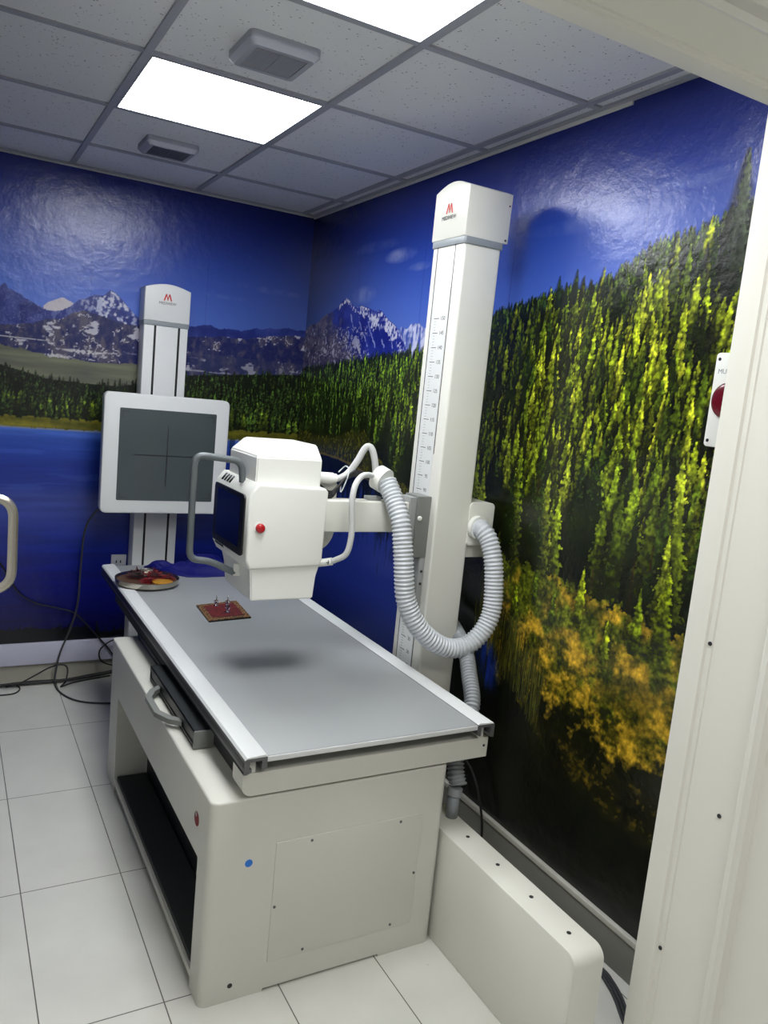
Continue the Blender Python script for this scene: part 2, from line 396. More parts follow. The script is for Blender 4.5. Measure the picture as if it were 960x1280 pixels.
def paint_right():
    P = Print(0, 3.05, .135, 2.575, .0032, 3)
    rng = P.rng
    n1 = P.n(.25); n2 = P.n(.06); nf = P.n(.018, 3); streak = P.n(.012, 3, 1); nv = fbm(P.w, P.h, 40, rng, 4, .12)
    P.img = sky(P, [(1.8, (96, 124, 204)), (2.05, (68, 98, 188)), (2.25, (42, 70, 160)), (2.4, (26, 46, 132)), (2.6, (13, 26, 100))])
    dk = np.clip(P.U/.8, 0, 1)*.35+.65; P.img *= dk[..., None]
    for (u, z, ru, rz, a) in ((1.02, 2.265, .15, .035, .75), (1.2, 2.2, .10, .02, .5), (.69, 2.11, .13, .045, .5), (2.7, 2.30, .22, .022, .4), (.75, 2.33, .3, .03, .2), (2.3, 2.24, .4, .03, .25)):
        P.put(blob(P, u, z, ru, rz, n2*.5+n1*.5)*a, (176, 172, 208))
    # distant snow peak and the big blue peak
    ra = P.n(.09, 5); rb = P.n(.05, 5); ns = P.n(.03, 4); fine = P.n(.012, 3)
    top2 = P.ridge([(.95, 1.83), (1.04, 1.90), (1.09, 1.945), (1.14, 1.935), (1.183, 1.957), (1.231, 1.955), (1.30, 1.93), (1.40, 1.90), (1.6, 1.82)], .006, .02)
    m = (P.Z < top2) & (P.Z > 1.75)
    P.put(m, mixc((66, 84, 166), (196, 200, 228), (nv*.7+ns*.6-.5)*4))
    top = P.ridge([(0, 1.955), (.06, 1.985), (.15, 1.99), (.236, 2.025), (.33, 2.045), (.40, 2.06), (.45, 2.095), (.50, 2.105), (.545, 2.085), (.60, 2.055), (.68, 2.06), (.75, 2.045), (.83, 2.025), (.88, 2.03), (.96, 1.985), (1.05, 1.945), (1.10, 1.91), (1.15, 1.85), (1.2, 1.80)], .005, .02)
    m = (P.Z < top) & (P.U < 1.22)
    blue = mixc((16, 28, 122), (44, 60, 160), (ra-.35)*2.2)
    brown = mixc((44, 44, 84), (112, 102, 116), (rb*.5+fine*.5-.3)*2.4)
    lf = np.clip((.78-P.U-(P.Z-1.8)*1.6)*5+(ns-.5)*2, 0, 1)[..., None]
    P.put(m, blue*(1-lf)+brown*lf)
    cr = top-P.Z
    P.put(m*(cr < .062*(.15+np.clip((P.U-.5)*3, 0, 1))*(.5+ns))*(cr > .003)*(P.U > .48)*np.clip((rb*.5+fine*.5-.40)*7, 0, 1), (204, 204, 222))
    P.put(m*(cr < .022)*(P.U < .56)*(P.U > .42)*np.clip((fine-.42)*8, 0, 1), (196, 194, 210))
    dd = np.abs(ra+.05*np.sin(P.U*40)-.5-.0*P.Z)
    lines = np.abs((P.U+P.Z*.75+.05*(rb-.5)) % .085-.04)
    P.put(m*(lines < .0045)*(ns > .47)*(P.U > .55)*(cr > .05)*.75, (170, 180, 224))
    P.put(m*(np.abs(rb-.5) < .018)*(ns > .46)*(P.Z < 1.96)*(P.U < .8)*.9, (176, 176, 198))
    P.put(m*(rb > .66)*(P.Z < 1.93)*(P.Z > 1.80)*(P.U > .25)*(P.U < .75)*.8, (180, 178, 196))
    # forest hillside
    ftop = [(0, 1.735), (.112, 1.742), (.536, 1.775), (.957, 1.808), (1.29, 1.828), (1.5, 1.88), (1.695, 1.945), (1.885, 1.983), (2.05, 2.0), (2.2, 2.03), (2.35, 2.045), (2.471, 2.09), (2.552, 2.14), (2.662, 2.155), (2.758, 2.18), (2.85, 2.21), (3.05, 2.27)]
    fbase = [(0, 1.37), (.25, 1.36), (.455, 1.362), (.7, 1.42), (.826, 1.435), (.95, 1.34), (1.062, 1.28), (1.302, 1.22), (1.55, 1.12), (1.814, 1.04), (2.053, 1.09), (2.307, 1.11), (2.53, 1.08), (2.835, 1.06), (3.05, 1.05)]
    fx_, fz_ = [p[0] for p in ftop], [p[1] for p in ftop]; bx_, bz_ = [p[0] for p in fbase], [p[1] for p in fbase]
    T = P.line(ftop); B = P.line(fbase)
    P.put((P.Z < T-.035)*1., mixc((8, 16, 6), (30, 44, 12), n2*1.8-.4))
    shore = P.line([(0, 1.27), (.2, 1.265), (.357, 1.288), (.559, 1.285), (.702, 1.272), (.993, 1.235), (1.298, 1.19), (1.6, 1.12), (1.9, 1.04), (3.1, 1.0)])
    tr = np.random.default_rng(11)
    # skyline
    for k in range(900):
        u = tr.random()*3.05; t = float(np.interp(u, fx_, fz_))
        h = (.05+.05*np.clip(u/2, 0, 1))*(.7+.7*tr.random())
        hz = np.clip((u-1.2)/1.4, 0, 1)
        c = np.array([34, 56, 22])*(1-hz)+np.array([88, 112, 40])*hz
        if tr.random() < .35: c = c*.5
        P.pine(u, t-h*(.75+.35*tr.random())+.008, h, h*.20, c*(.7+.5*tr.random()), .35)
    trees = []
    for k in range(3100):
        u = tr.random()*3.05; v = tr.random()
        t = float(np.interp(u, fx_, fz_)); b = float(np.interp(u, bx_, bz_))
        size = .070+.06*min(1, u/1.2)+(.02+.17*min(1, max(0, u-.8)/1.2))*v
        zb = t-size*.9-(t-size*.85-b)*v
        trees.append((zb, u, v, size*(.75+.6*tr.random())))
    trees.sort(key=lambda a: -a[0])
    for zb, u, v, h in trees:
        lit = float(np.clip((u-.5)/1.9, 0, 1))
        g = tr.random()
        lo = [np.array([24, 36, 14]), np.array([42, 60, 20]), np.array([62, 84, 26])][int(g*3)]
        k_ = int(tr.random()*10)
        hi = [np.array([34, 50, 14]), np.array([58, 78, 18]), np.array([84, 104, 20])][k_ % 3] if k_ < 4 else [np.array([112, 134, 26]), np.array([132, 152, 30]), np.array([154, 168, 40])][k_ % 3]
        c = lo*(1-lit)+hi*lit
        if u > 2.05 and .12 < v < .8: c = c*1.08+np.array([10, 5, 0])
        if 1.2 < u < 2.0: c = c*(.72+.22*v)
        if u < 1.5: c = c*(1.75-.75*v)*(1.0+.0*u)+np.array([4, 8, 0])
        if tr.random() < .15: c = c*.4
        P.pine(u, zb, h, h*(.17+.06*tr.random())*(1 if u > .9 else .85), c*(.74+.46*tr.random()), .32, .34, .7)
    for (u, z, h) in ((1.98, .98, .16), (2.46, 1.02, .14), (2.62, 1.03, .2), (2.15, 1.35, .06), (2.68, 1.2, .08), (2.36, 1.04, .10)):
        P.put((np.abs(P.U-u) < .004)*(P.Z > z)*(P.Z < z+h)*(.7), (54, 30, 14))
    # bank below the left forest, lake, meadow
    bank = (P.Z < B+.02+(fine-.5)*.05)*(P.Z > shore)*(P.U < 1.9)
    P.put(bank*1., mixc((26, 30, 8), (96, 92, 26), fine*1.3+n2*.6-.5))
    P.put(bank*(P.Z < shore+.012)*(P.U < 1.0)*.7, (118, 100, 60))
    lake = (P.Z <= shore)*(P.U < 2.2)
    dep = shore-P.Z
    lakec = mixc((8, 16, 22), (38, 56, 142), np.clip(dep*4.5-.35+(nv-.5)*2.2, 0, 1)*(1-.55*np.clip((.7-P.Z)*2.5, 0, 1)))
    P.put(lake*1., lakec)
    P.put(lake*np.clip((P.U-1.45)*3.5, 0, 1)*.95, mixc((5, 9, 6), (24, 38, 14), nv*1.6-.4))
    mt = P.line([(1.75, 1.02), (1.9, 1.08), (2.053, 1.09), (2.307, 1.10), (2.53, 1.07), (2.835, 1.05), (3.05, 1.04)])+(nf-.5)*.08
    ml = 1.86+(1.05-P.Z)*.42+(n2-.5)*.16
    mb = P.line([(1.8, .60), (2.0, .61), (2.15, .66), (2.3, .66), (2.4, .65), (2.62, .62), (2.8, .60), (3.05, .56)])+(n2-.5)*.26
    cl = P.n(.045, 4, 1.5); f2 = P.n(.009, 2)
    tex = np.clip(.42+1.6*(cl*.45+fine*.35+f2*.30-.33), .12, 1.35)[..., None]
    ochre = mixc((104, 104, 22), (208, 166, 40), (cl*1.2+fine*.5-.55)*2.2)*tex
    green = mixc((58, 74, 14), (134, 140, 26), fine*1.6-.3)*tex
    band = np.clip((P.Z-.86)*6+(n2-.5)*5, 0, 1)[..., None]
    P.put((P.Z < mt)*(P.U > 1.75)*1., mixc((6, 9, 5), (26, 30, 8), n2*1.4-.3))
    P.put(np.clip((P.U-ml)*22, 0, 1)*np.clip((P.Z-mb)*14+(fine-.5), 0, 1)*(P.Z < mt), ochre*(1-band)+green*band)
    P.put((np.clip((P.n(.11, 4, 2.2)-.55)*7, 0, 1))*(P.Z < mt)*(P.U > 1.9)*.45, (34, 36, 8))
    for k in range(900):
        u = 1.88+tr.random()*.42; z = .93-(u-1.88)*.62-tr.random()*.18+.04; h = .04+tr.random()*.07
        i = int((u-P.u0)/P.res); j0 = int((z-P.z0)/P.res); j1 = int((z+h-P.z0)/P.res)
        if 0 <= i < P.w: P.img[j0:j1, i] = P.img[j0:j1, i]*.35+.65*np.array([104, 106, 34])*(.15+.9*tr.random())
    d = ((P.U-1.985-.25*(.7-P.Z))/.07)**2+((P.Z-.68)/.10)**2
    P.put(np.clip(1.3-d, 0, 1)*np.clip(nv*2.2-.5, 0, 1)*.9, (30, 60, 170))
    br = np.clip(1.15-((P.U-2.62)/.38)**2-((P.Z-(.545-.14*(P.U-2.4)))/.095)**2, 0, 1)
    P.put(br*np.clip(cl*2.6+fine-1.2, 0, 1)*.85, mixc((34, 34, 10), (122, 98, 22), fine*1.5-.35)*tex)
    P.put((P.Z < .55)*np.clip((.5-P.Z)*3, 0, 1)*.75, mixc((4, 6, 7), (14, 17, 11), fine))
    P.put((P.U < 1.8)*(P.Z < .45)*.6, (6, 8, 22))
    for (u, z, h, c) in ((2.10, .90, .13, (120, 140, 20)), (2.30, .93, .12, (112, 140, 24)), (2.42, .96, .2, (150, 166, 26)), (2.55, .88, .14, (140, 156, 24)), (2.66, .95, .2, (130, 152, 22)), (2.2, .98, .12, (96, 120, 18)), (1.97, .97, .22, (66, 74, 14)), (2.75, .98, .26, (120, 136, 20))):
        P.pine(u, z, h, h*.22, c, .25)
    for s in ((2.80, 1.98, .37, .062), (2.80, 2.0, .35, .05)):
        P.pine(*s, (66, 78, 56), .5, .75, .3)
    for k, (u, h) in enumerate(((2.128, .11), (2.165, .08), (2.21, .11), (2.06, .05), (2.34, .06), (2.48, .08), (1.84, .04), (1.95, .05))):
        P.pine(u, float(np.interp(u, fx_, fz_))-.04, h, .024, (34, 52, 32), .4)
    for s in (.62, 1.24, 1.86, 2.48): P.put((np.abs(P.U-s) < .003)*.18*(P.Z > 1.9), (20, 30, 90))
    return P
def paint_back():
    P = Print(-2.9, 0, .205, 2.575, .004, 5)
    rng = P.rng
    n1 = P.n(.25); n2 = P.n(.06); nf = P.n(.016, 3); ns = P.n(.035, 5); nv = fbm(P.w, P.h, 40, rng, 4, .12); nh = fbm(P.w, P.h, 6, rng, 3, 12)
    P.img = sky(P, [(1.8, (92, 124, 212)), (2.0, (74, 106, 200)), (2.2, (50, 80, 176)), (2.4, (28, 50, 142)), (2.6, (12, 24, 106))])
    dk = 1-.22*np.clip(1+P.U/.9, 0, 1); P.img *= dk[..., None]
    for (u, z, ru, rz, a) in ((-.25, 2.14, .25, .02, .15), (-.55, 2.07, .2, .015, .2), (-1.2, 2.06, .3, .02, .15)):
        P.put(blob(P, u, z, ru, rz, n2)*a, (180, 180, 214))
    # far ridge, snow capped
    far = P.ridge([(-2.9, 1.9), (-2.4, 2.02), (-2.0, 1.93), (-1.75, 1.95), (-1.60, 1.945), (-1.565, 1.965), (-1.545, 1.985), (-1.53, 1.962), (-1.479, 1.945), (-1.408, 1.905), (-1.353, 1.885), (-1.29, 1.89), (-1.27, 1.905), (-1.21, 1.955), (-1.16, 1.975), (-1.144, 1.985), (-1.10, 1.99), (-1.069, 2.02), (-1.045, 2.015), (-1.0, 1.975), (-.96, 1.935), (-.929, 1.90), (-.80, 1.86), (-.682, 1.892), (-.627, 1.894), (-.59, 1.912), (-.555, 1.914), (-.5, 1.90), (-.453, 1.905), (-.385, 1.908), (-.34, 1.915), (-.295, 1.93), (-.25, 1.93), (-.21, 1.945), (-.15, 1.945), (-.108, 1.955), (-.05, 1.95), (0, 1.955)], .006, .03)
    snowtop = P.line([(-3, 1), (-1.40, 1), (-1.375, 1.90), (-1.35, 1.925), (-1.29, 1.955), (-1.255, 1.94), (-1.22, 1.925), (-1.19, 1), (0, 1)])
    P.put((P.Z < snowtop)*1., (196, 188, 196))
    m = P.Z < far
    cr = far-P.Z
    P.put(m*1., mixc((22, 36, 112), (50, 64, 140), n2*2-.5))
    peak = np.clip(1.2-((P.U+1.06)/.17)**2, 0, 1)
    ra = P.n(.10, 5); rb = P.n(.055, 5); fine = P.n(.012, 3); rc = P.n(.035, 4, .6)
    P.put(m*peak*(cr > .003)*(cr < .12+.05*(ns-.5))*np.clip((rc*.6+fine*.4-.46+.10*np.clip(1-np.abs(P.U+1.08)/.05, 0, 1))*9, 0, 1)*.95, (204, 204, 220))
    P.put(m*(P.U < -1.1)*(P.U > -1.35)*np.clip((rc-.5)*8, 0, 1)*.45, (140, 148, 190))
    P.put(m*(P.U < -1.35)*(np.abs(rc-.5) < .02)*.4, (110, 122, 176))
    # nearer brown ridge with patches of snow
    near = P.ridge([(-2.9, 1.78), (-2.2, 1.84), (-1.8, 1.80), (-1.562, 1.79), (-1.5, 1.80), (-1.42, 1.815), (-1.351, 1.845), (-1.29, 1.85), (-1.244, 1.885), (-1.19, 1.90), (-1.132, 1.897), (-1.05, 1.875), (-.935, 1.86), (-.7, 1.84), (-.5, 1.86), (-.35, 1.865), (-.2, 1.90), (-.1, 1.915), (0, 1.92)], .008, .04)
    m2 = P.Z < near
    shd = np.clip((ra*.5+rc*.5-.42)*5, 0, 1)
    P.put(m2*1., mixc((24, 30, 88), (96, 88, 100), shd*.75+fine*.5-.2))
    sn = np.maximum(np.clip((.022-np.abs(rb-.5))*90, 0, 1)*(ra > .50), np.clip((P.n(.04, 5, 1.7)-.635)*25, 0, 1))
    P.put(m2*sn*(P.Z > 1.665)*.88, (200, 196, 206))
    P.put(m2*np.clip((nh-.66)*14, 0, 1)*(P.Z > 1.65)*(P.Z < 1.74)*(fine > .45)*.85, (206, 202, 204))
    P.put(m2*(P.U > -.65)*(P.Z < 1.76)*.35, (70, 72, 96))
    # grey-green valley
    val = P.line([(-2.9, 1.68), (-1.558, 1.70), (-1.345, 1.665), (-1.1, 1.66), (-.9, 1.67), (-.7, 1.62), (0, 1.6)])+(n2-.5)*.03
    P.put((P.Z < val)*np.clip((-.62-P.U)*6, 0, 1), mixc((84, 86, 78), (122, 124, 100), nh*1.5-.3+(1.66-P.Z)*2))
    # forest
    ft = [(-2.9, 1.66), (-1.9, 1.64), (-1.558, 1.625), (-1.45, 1.60), (-1.345, 1.575), (-1.2, 1.57), (-1.0, 1.57), (-.93, 1.585), (-.68, 1.655), (-.371, 1.69), (-.1, 1.715), (0, 1.725)]
    T = P.line(ft)
    P.put((P.Z < T-.02)*1., mixc((8, 18, 10), (20, 34, 14), n2))
    tr = np.random.default_rng(4); trees = []
    for k in range(2300):
        u = -2.9+2.9*tr.random(); v = tr.random()**.8
        t = float(np.interp(u, [p[0] for p in ft], [p[1] for p in ft]))
        h = .05+.06*v
        zb = t-h*.8-(t-h*.7-1.345)*v; trees.append((zb, u, v, h*(.7+.6*tr.random())))
    trees.sort(key=lambda a: -a[0])
    for zb, u, v, h in trees:
        c = np.array([28, 38, 22])*(1-v)+np.array([36, 50, 22])*v
        if v > .7 and tr.random() < .35: c = np.array([62, 78, 28])
        if u > -.7: c = c*1.15+np.array([6, 10, 0])
        c = c*(.6+.7*tr.random())
        P.pine(u, zb, h, h*.19, c*1.25, .2)
    for u, z, h in ((-1.13, 1.37, .10), (-1.2, 1.36, .08), (-1.27, 1.36, .07), (-1.05, 1.37, .11), (-.4, 1.36, .13), (-.33, 1.36, .10), (-.2, 1.37, .12)):
        P.pine(u, z, h, h*.24, (84, 104, 26), .4)
    # bank and lake
    P.put((P.Z < 1.362+(nf-.5)*.03)*1., mixc((58, 62, 18), (138, 128, 36), nh*1.3+nf*.5-.4))
    P.put((P.Z < 1.312+(nf-.5)*.01)*1., (120, 128, 150))
    lk = sky(P, [(0, (3, 5, 34)), (.3, (6, 8, 76)), (.5, (9, 18, 112)), (.7, (22, 40, 136)), (.88, (52, 68, 150)), (.97, (56, 72, 150)), (1.03, (34, 56, 146)), (1.12, (28, 54, 150)), (1.25, (44, 80, 178)), (1.31, (70, 108, 196))])
    lk = lk*(.86+.28*nh)[..., None]
    P.put((P.Z < 1.305)*1., lk)
    P.put((P.Z < 1.305)*(P.Z > 1.0)*(nh > .58)*.15, (84, 116, 196))
    P.put((P.Z < 1.31)*(P.Z > 1.17)*np.clip((P.U+1.0)*4, 0, 1)*(nv > .45)*.5, (12, 24, 50))
    # weeds along the bottom
    wt = .245+.05*(fbm(P.w, 2, 20, rng, 5)[0][None, :])+.03*(P.U < -1.1)
    P.put((P.Z < wt-.02)*.9, (4, 9, 14))
    for k in range(260):
        u = -2.9+2.9*tr.random(); P.pine(u, .205, .03+.07*tr.random(), .006, (12, 20, 14), .5)
    for s in (-1.16, -.58): P.put((np.abs(P.U-s) < .003)*.2*(P.Z > 1.9), (20, 30, 90))
    return P

# ------------------------------------------------------------------ the room
H = 2.575
YF = -3.05          # inner face of the front wall
XL = -2.9           # left wall
mural_mat = mural_material()
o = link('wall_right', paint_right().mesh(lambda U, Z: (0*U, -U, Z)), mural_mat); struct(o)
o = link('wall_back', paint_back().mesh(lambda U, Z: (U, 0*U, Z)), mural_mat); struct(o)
struct(box('wall_right_core', (.001, .12, -3.4, .12, 0, 2.9), M['plaster'], bevel=0)).name = 'wall_right.001'
struct(box('wall_back_core', (-3.02, 0, .001, .12, 0, 2.9), M['plaster'], bevel=0)).name = 'wall_back.001'
M['bluewall'] = mat('blue_mural_left_wall', (34, 52, 104), .4, noise=.5, nscale=2)
struct(box('wall_left', (-3.02, XL, -3.4, 0, 0, 2.9), M['bluewall'], bevel=0))
struct(boxes('wall_front', [(-.25, -.001, -3.38, YF, 0, 2.9), (-1.80, -.25, -3.38, YF, 2.33, 2.9), (XL, -1.80, -3.38, YF, 0, 2.9)], M['wallpaint']))
struct(box('floor', (-3.02, 1.2, -6.2, .12, -.05, 0), floor_material(), bevel=0))
struct(box('ceiling', (-3.0, .1, YF, .1, 2.583, 2.63), ceiling_material(), bevel=0))
struct(box('ceiling_corridor', (-3.0, 1.2, -6.2, -3.38, 2.75, 2.8), M['wallpaint'], bevel=0)).name = 'ceiling.001'
# ceiling grid
GX = [-.0705, -.6705, -1.2705, -1.8705, -2.4705]; GY = [-.4358-.6*k for k in range(5)]
bs = [(x-.012, x+.012, YF, 0, H, H+.009) for x in GX]+[(XL, 0, y-.012, y+.012, H+.001, H+.009) for y in GY]
struct(boxes('trim_1', bs, M['grid']))
struct(boxes('trim_2', [(-.022, 0, YF, 0, H-.001, H+.006), (XL, 0, -.022, 0, H-.001, H+.006)], M['grid']))
struct(boxes('trim_6', [(-.006, 0, -2.36, 0, H-.012, H-.001), (XL, 0, -.006, 0, H-.008, H-.001)], M['wallpaint']))
# skirtings and back trunking
struct(box('baseboard_right', (-.014, 0, YF, 0, 0, .132), M['skirt'], bevel=.001))
struct(box('trim_3', (-.018, .0, YF, 0, .118, .136), M['skirttop'], bevel=.002))
struct(box('baseboard_back', (XL, -.014, -.008, 0, 0, .093), M['plaster'], bevel=0))
struct(box('trim_4', (XL, -.014, -.022, 0, .092, .206), M['trunk'], bevel=.003))

# door frame swept round the opening: (offset into the opening, y)
prof = [(-.02, -3.035), (.006, -3.035), (.012, -3.063), (.013, -3.095), (.008, -3.099), (.009, -3.112), (.006, -3.114), (.006, -3.235), (.012, -3.243), (.024, -3.25), (.028, -3.262), (.022, -3.275), (.008, -3.283), (.004, -3.30), (.004, -3.41), (-.03, -3.41)]
bm = bmesh.new(); secs = []
for k in range(4):
    ring = []
    for d, y in prof:
        xr, xl, zt = -.25-d, -1.80+d, 2.33-d
        p = [(xr, y, 0), (xr, y, zt), (xl, y, zt), (xl, y, 0)][k]
        ring.append(bm.verts.new(p))
    secs.append(ring)
for a, b in zip(secs, secs[1:]):
    for i in range(len(prof)-1): bm.faces.new((a[i], b[i], b[i+1], a[i+1]))
bmesh.ops.recalc_face_normals(bm, faces=bm.faces)
fr = struct(wn(link('trim_5', bm_mesh(bm), M['frame']), 25))
for y, z in ((-3.108, 1.149), (-3.20, .776), (-3.108, .383)):
    s = disc('screw', (-.2595 if y > -3.15 else -.2565, y, z), 'x', .005, -.002, M['darkalu'], fr, 12)

# door leaf standing open on the left with its pull handle
leaf = struct(box('door_1', (-1.80, -1.758, -3.02, -2.12, .01, 2.30), M['leaf'], bevel=.003))
tube('door_handle', rounded_path([(-1.757, -2.30, 1.326), (-1.647, -2.30, 1.322), (-1.647, -2.30, 1.112), (-1.757, -2.30, 1.108)], .045), .0108, M['steel'], leaf, 16, straight=True)

# ceiling lights (whole tiles) and vents
def clight(x0, y0, label):
    t = thing('ceiling_light', label, 'ceiling light', (x0+.3, y0+.3, H), 'square recessed ceiling panel lights')
    boxes('light_frame', [(x0+.012, x0+.588, y0+.012, y0+.02, H-.001, H+.008), (x0+.012, x0+.588, y0+.58, y0+.588, H-.001, H+.008), (x0+.012, x0+.02, y0+.02, y0+.58, H-.001, H+.008), (x0+.58, x0+.588, y0+.02, y0+.58, H-.001, H+.008)], M['grid'], t)
    box('diffuser', (x0+.02, x0+.58, y0+.02, y0+.58, H+.001, H+.006), emissive('light_diffuser', 23.), t, bevel=0)
clight(-1.2705, -1.6358, 'square white ceiling panel light between the two ceiling vents')
clight(-1.2705, -2.8358, 'square white ceiling panel light cut off by the top of the picture, nearest the doorway')
def cvent(x0, x1, y0, y1, label, dk):
    t = thing('ceiling_vent', label, 'vent', ((x0+x1)/2, (y0+y1)/2, H), 'square ceiling vents')
    zt = H+.008
    bm = bmesh.new(); n = 4
    outer = [(x0, y0), (x1, y0), (x1, y1), (x0, y1)]; i_ = .030
    inner = [(x0+i_, y0+i_), (x1-i_, y0+i_), (x1-i_, y1-i_), (x0+i_, y1-i_)]
    a = rrect(x0, x1, y0, y1, .02); b = rrect(x0+.014, x1-.014, y0+.014, y1-.014, .014); c = rrect(x0+i_, x1-i_, y0+i_, y1-i_, .004)
    rings = [[bm.verts.new((p[0], p[1], z)) for p in q] for q, z in ((a, zt), (a, H-.012), (b, H-.026), (c, H-.026), (c, H-.018))]
    for r0, r1 in zip(rings, rings[1:]):
        m_ = len(r0)
        for k in range(m_): bm.faces.new((r0[k], r0[(k+1) % m_], r1[(k+1) % m_], r1[k]))
    bmesh.ops.recalc_face_normals(bm, faces=bm.faces)
    wn(link('vent_frame', bm_mesh(bm), M['vent'], t), 30)
    bs = [(x0+i_, x1-i_, y0+i_, y1-i_, H-.019, H-.017), ((x0+x1)/2-.0015, (x0+x1)/2+.0015, y0+i_, y1-i_, H-.026, H-.019)]
    y = y0+i_+.004
    while y < y1-i_-.003:
        bs.append((x0+i_, x1-i_, y, y+.003, H-.024, H-.019)); y += .0075
    boxes('vent_grille', bs, M[dk], t)
cvent(-1.075, -.862, -2.005, -1.792, 'square ceiling vent nearer the doorway, between the two lit panels', 'vent')
cvent(-1.085, -.870, -.785, -.58, 'smaller-looking dark-grilled ceiling vent near the back wall', 'ventdark')

# ------------------------------------------------------------------ x-ray table
TB = thing('x_ray_table', 'long cream x-ray examination table with grey top and white side rails', 'table', (-.83, -1.75, 0))
def boolean_body():
    bm = bmesh.new()
    add_box(bm, -1.187, -.468, -2.46, -1.10, 0, .577, bevel=.022, seg=5, only=lambda e: abs(e.verts[0].co.z-e.verts[1].co.z) > .1)
    top = [e for e in bm.edges if e.verts[0].co.z > .57 and e.verts[1].co.z > .57 and len(e.link_faces) == 2]
    bmesh.ops.bevel(bm, geom=top, offset=.006, segments=3, profile=.5, affect='EDGES')
    body = bpy.data.objects.new('b', bm_mesh(bm)); C.objects.link(body)
    bm = bmesh.new(); add_box(bm, -1.25, -1.06, -2.372, -1.262, .05, .384, bevel=.004, seg=2)
    add_box(bm, -1.25, -1.10, -2.372, -1.262, -.05, .03)
    add_box(bm, -1.01, -.65, -2.6, -2.40, -.05, .008)
    cut = bpy.data.objects.new('c', bm_mesh(bm, False)); C.objects.link(cut)
    md = body.modifiers.new('m', 'BOOLEAN'); md.object = cut; md.operation = 'DIFFERENCE'; md.solver = 'EXACT'
    dg = bpy.context.evaluated_depsgraph_get(); dg.update()
    me = bpy.data.meshes.new_from_object(body.evaluated_get(dg))
    bpy.data.objects.remove(body); bpy.data.objects.remove(cut)
    me.materials.clear()
    return me
base = wn(link('base', boolean_body(), M['enamel'], TB), 30)
box('recess_shade_panel', (-1.064, -1.058, -2.365, -1.27, .052, .382), M['darkalu'], base, bevel=0)  # added dark sheet: the shadow inside the foot opening, put into colour
box('foot_pedal', (-1.178, -1.066, -2.362, -1.272, .040, .066), M['rubber'], base, bevel=.003)
sp = box('service_panel', (-1.003, -.547, -2.4625, -2.458, .086, .437), M['enamel'], base, bevel=.001)
for x, z in ((-.90, .425), (-.62, .425), (-.995, .25), (-.556, .25), (-.90, .098), (-.62, .098)):
    disc('screw', (x, -2.4624, z), 'y', .004, -.002, M['alu'], sp, 10)
disc('round_sticker', (-1.077, -2.4605, .395), 'y', .0105, -.0008, M['bluesticker'], base, 24)
M['stickerred'] = mat('matte_red_print', (120, 14, 26), .7)
d = disc('warning_sticker', (-1.1871, -2.344, .478), 'x', .0195, -.0012, M['stickerred'], base, 28)
disc('sticker_rim', (-1.1881, -2.340, .490), 'x', .0070, -.0006, M['bandgrey'], d, 20)
disc('bolt_hole', (-1.104, -2.4605, .046), 'y', .007, -.0006, M['black'], base, 16)
# floating frame
fr_bm = bmesh.new()
add_box(fr_bm, -1.112, -.338, -2.462, -2.385, .585, .648, bevel=.028, seg=5, only=lambda e: abs(e.verts[0].co.z-e.verts[1].co.z) < .01 and abs(e.verts[0].co.x-e.verts[1].co.x) < .01 and e.verts[0].co.z < .6 and e.verts[0].co.x < -1)
tf = wn(link('top_frame', bm_mesh(fr_bm), M['enamel'], TB), 30)
disc('screw', (-.352, -2.4625, .622), 'y', .004, -.001, M['darkalu'], tf, 10)
boxes('shaded_underframe', [(-1.092, -.36, -2.385, -.62, .590, .672), (-1.06, -.39, -2.30, -.50, .672, .682)], M['gapshade'], TB)  # underframe blackened and widened to stand for the shade below the rails
boxes('rail_peg', [(-1.098, -1.078, -2.459, -2.40, .648, .684)], M['enamel'], TB, bevel=.001)
boxes('rail_peg', [(-.376, -.356, -2.459, -2.40, .648, .684)], M['enamel'], TB, bevel=.001)
box('tabletop', (-1.056, -.397, -2.478, -.395, .683, .700), M['bedgrey'], TB, bevel=.0015)
box('tabletop_edge', (-1.056, -.397, -2.4815, -2.4785, .684, .6985), M['railtop'], TB, bevel=.001)
def rail(xo, xi):
    s = 1 if xi > xo else -1
    w = abs(xi-xo)
    pts = [(xo, .656), (xo, .694), (xo+s*.006, .701), (xi-s*.006, .7045), (xi, .7005), (xi, .670), (xi-s*.008, .664), (xi-s*.014, .664), (xi-s*.014, .690), (xo+s*.014, .690), (xo+s*.014, .670), (xo+s*.020, .670), (xo+s*.020, .662), (xo+s*.008, .656)]
    r = prism('side_rail', pts, 'y', -2.482, -.382, M['alu'], TB, smooth=False)
    prism('rail_cover', [(xo+s*.0005, .6945), (xo+s*.006, .7018), (xi-s*.006, .7055), (xi-s*.0002, .7015), (xi-s*.0002, .6995), (xo+s*.004, .6985)], 'y', -2.4825, -.3815, M['railtop'], r, smooth=False)
rail(-1.117, -1.056); rail(-.335, -.397)
boxes('rail_slot', [(-1.1178, -1.1165, -2.475, -.39, .672, .686)], M['black'], TB)
boxes('rail_slot', [(-1.1178, -1.1165, -2.475, -.39, .656, .661)], M['gapshade'], TB)
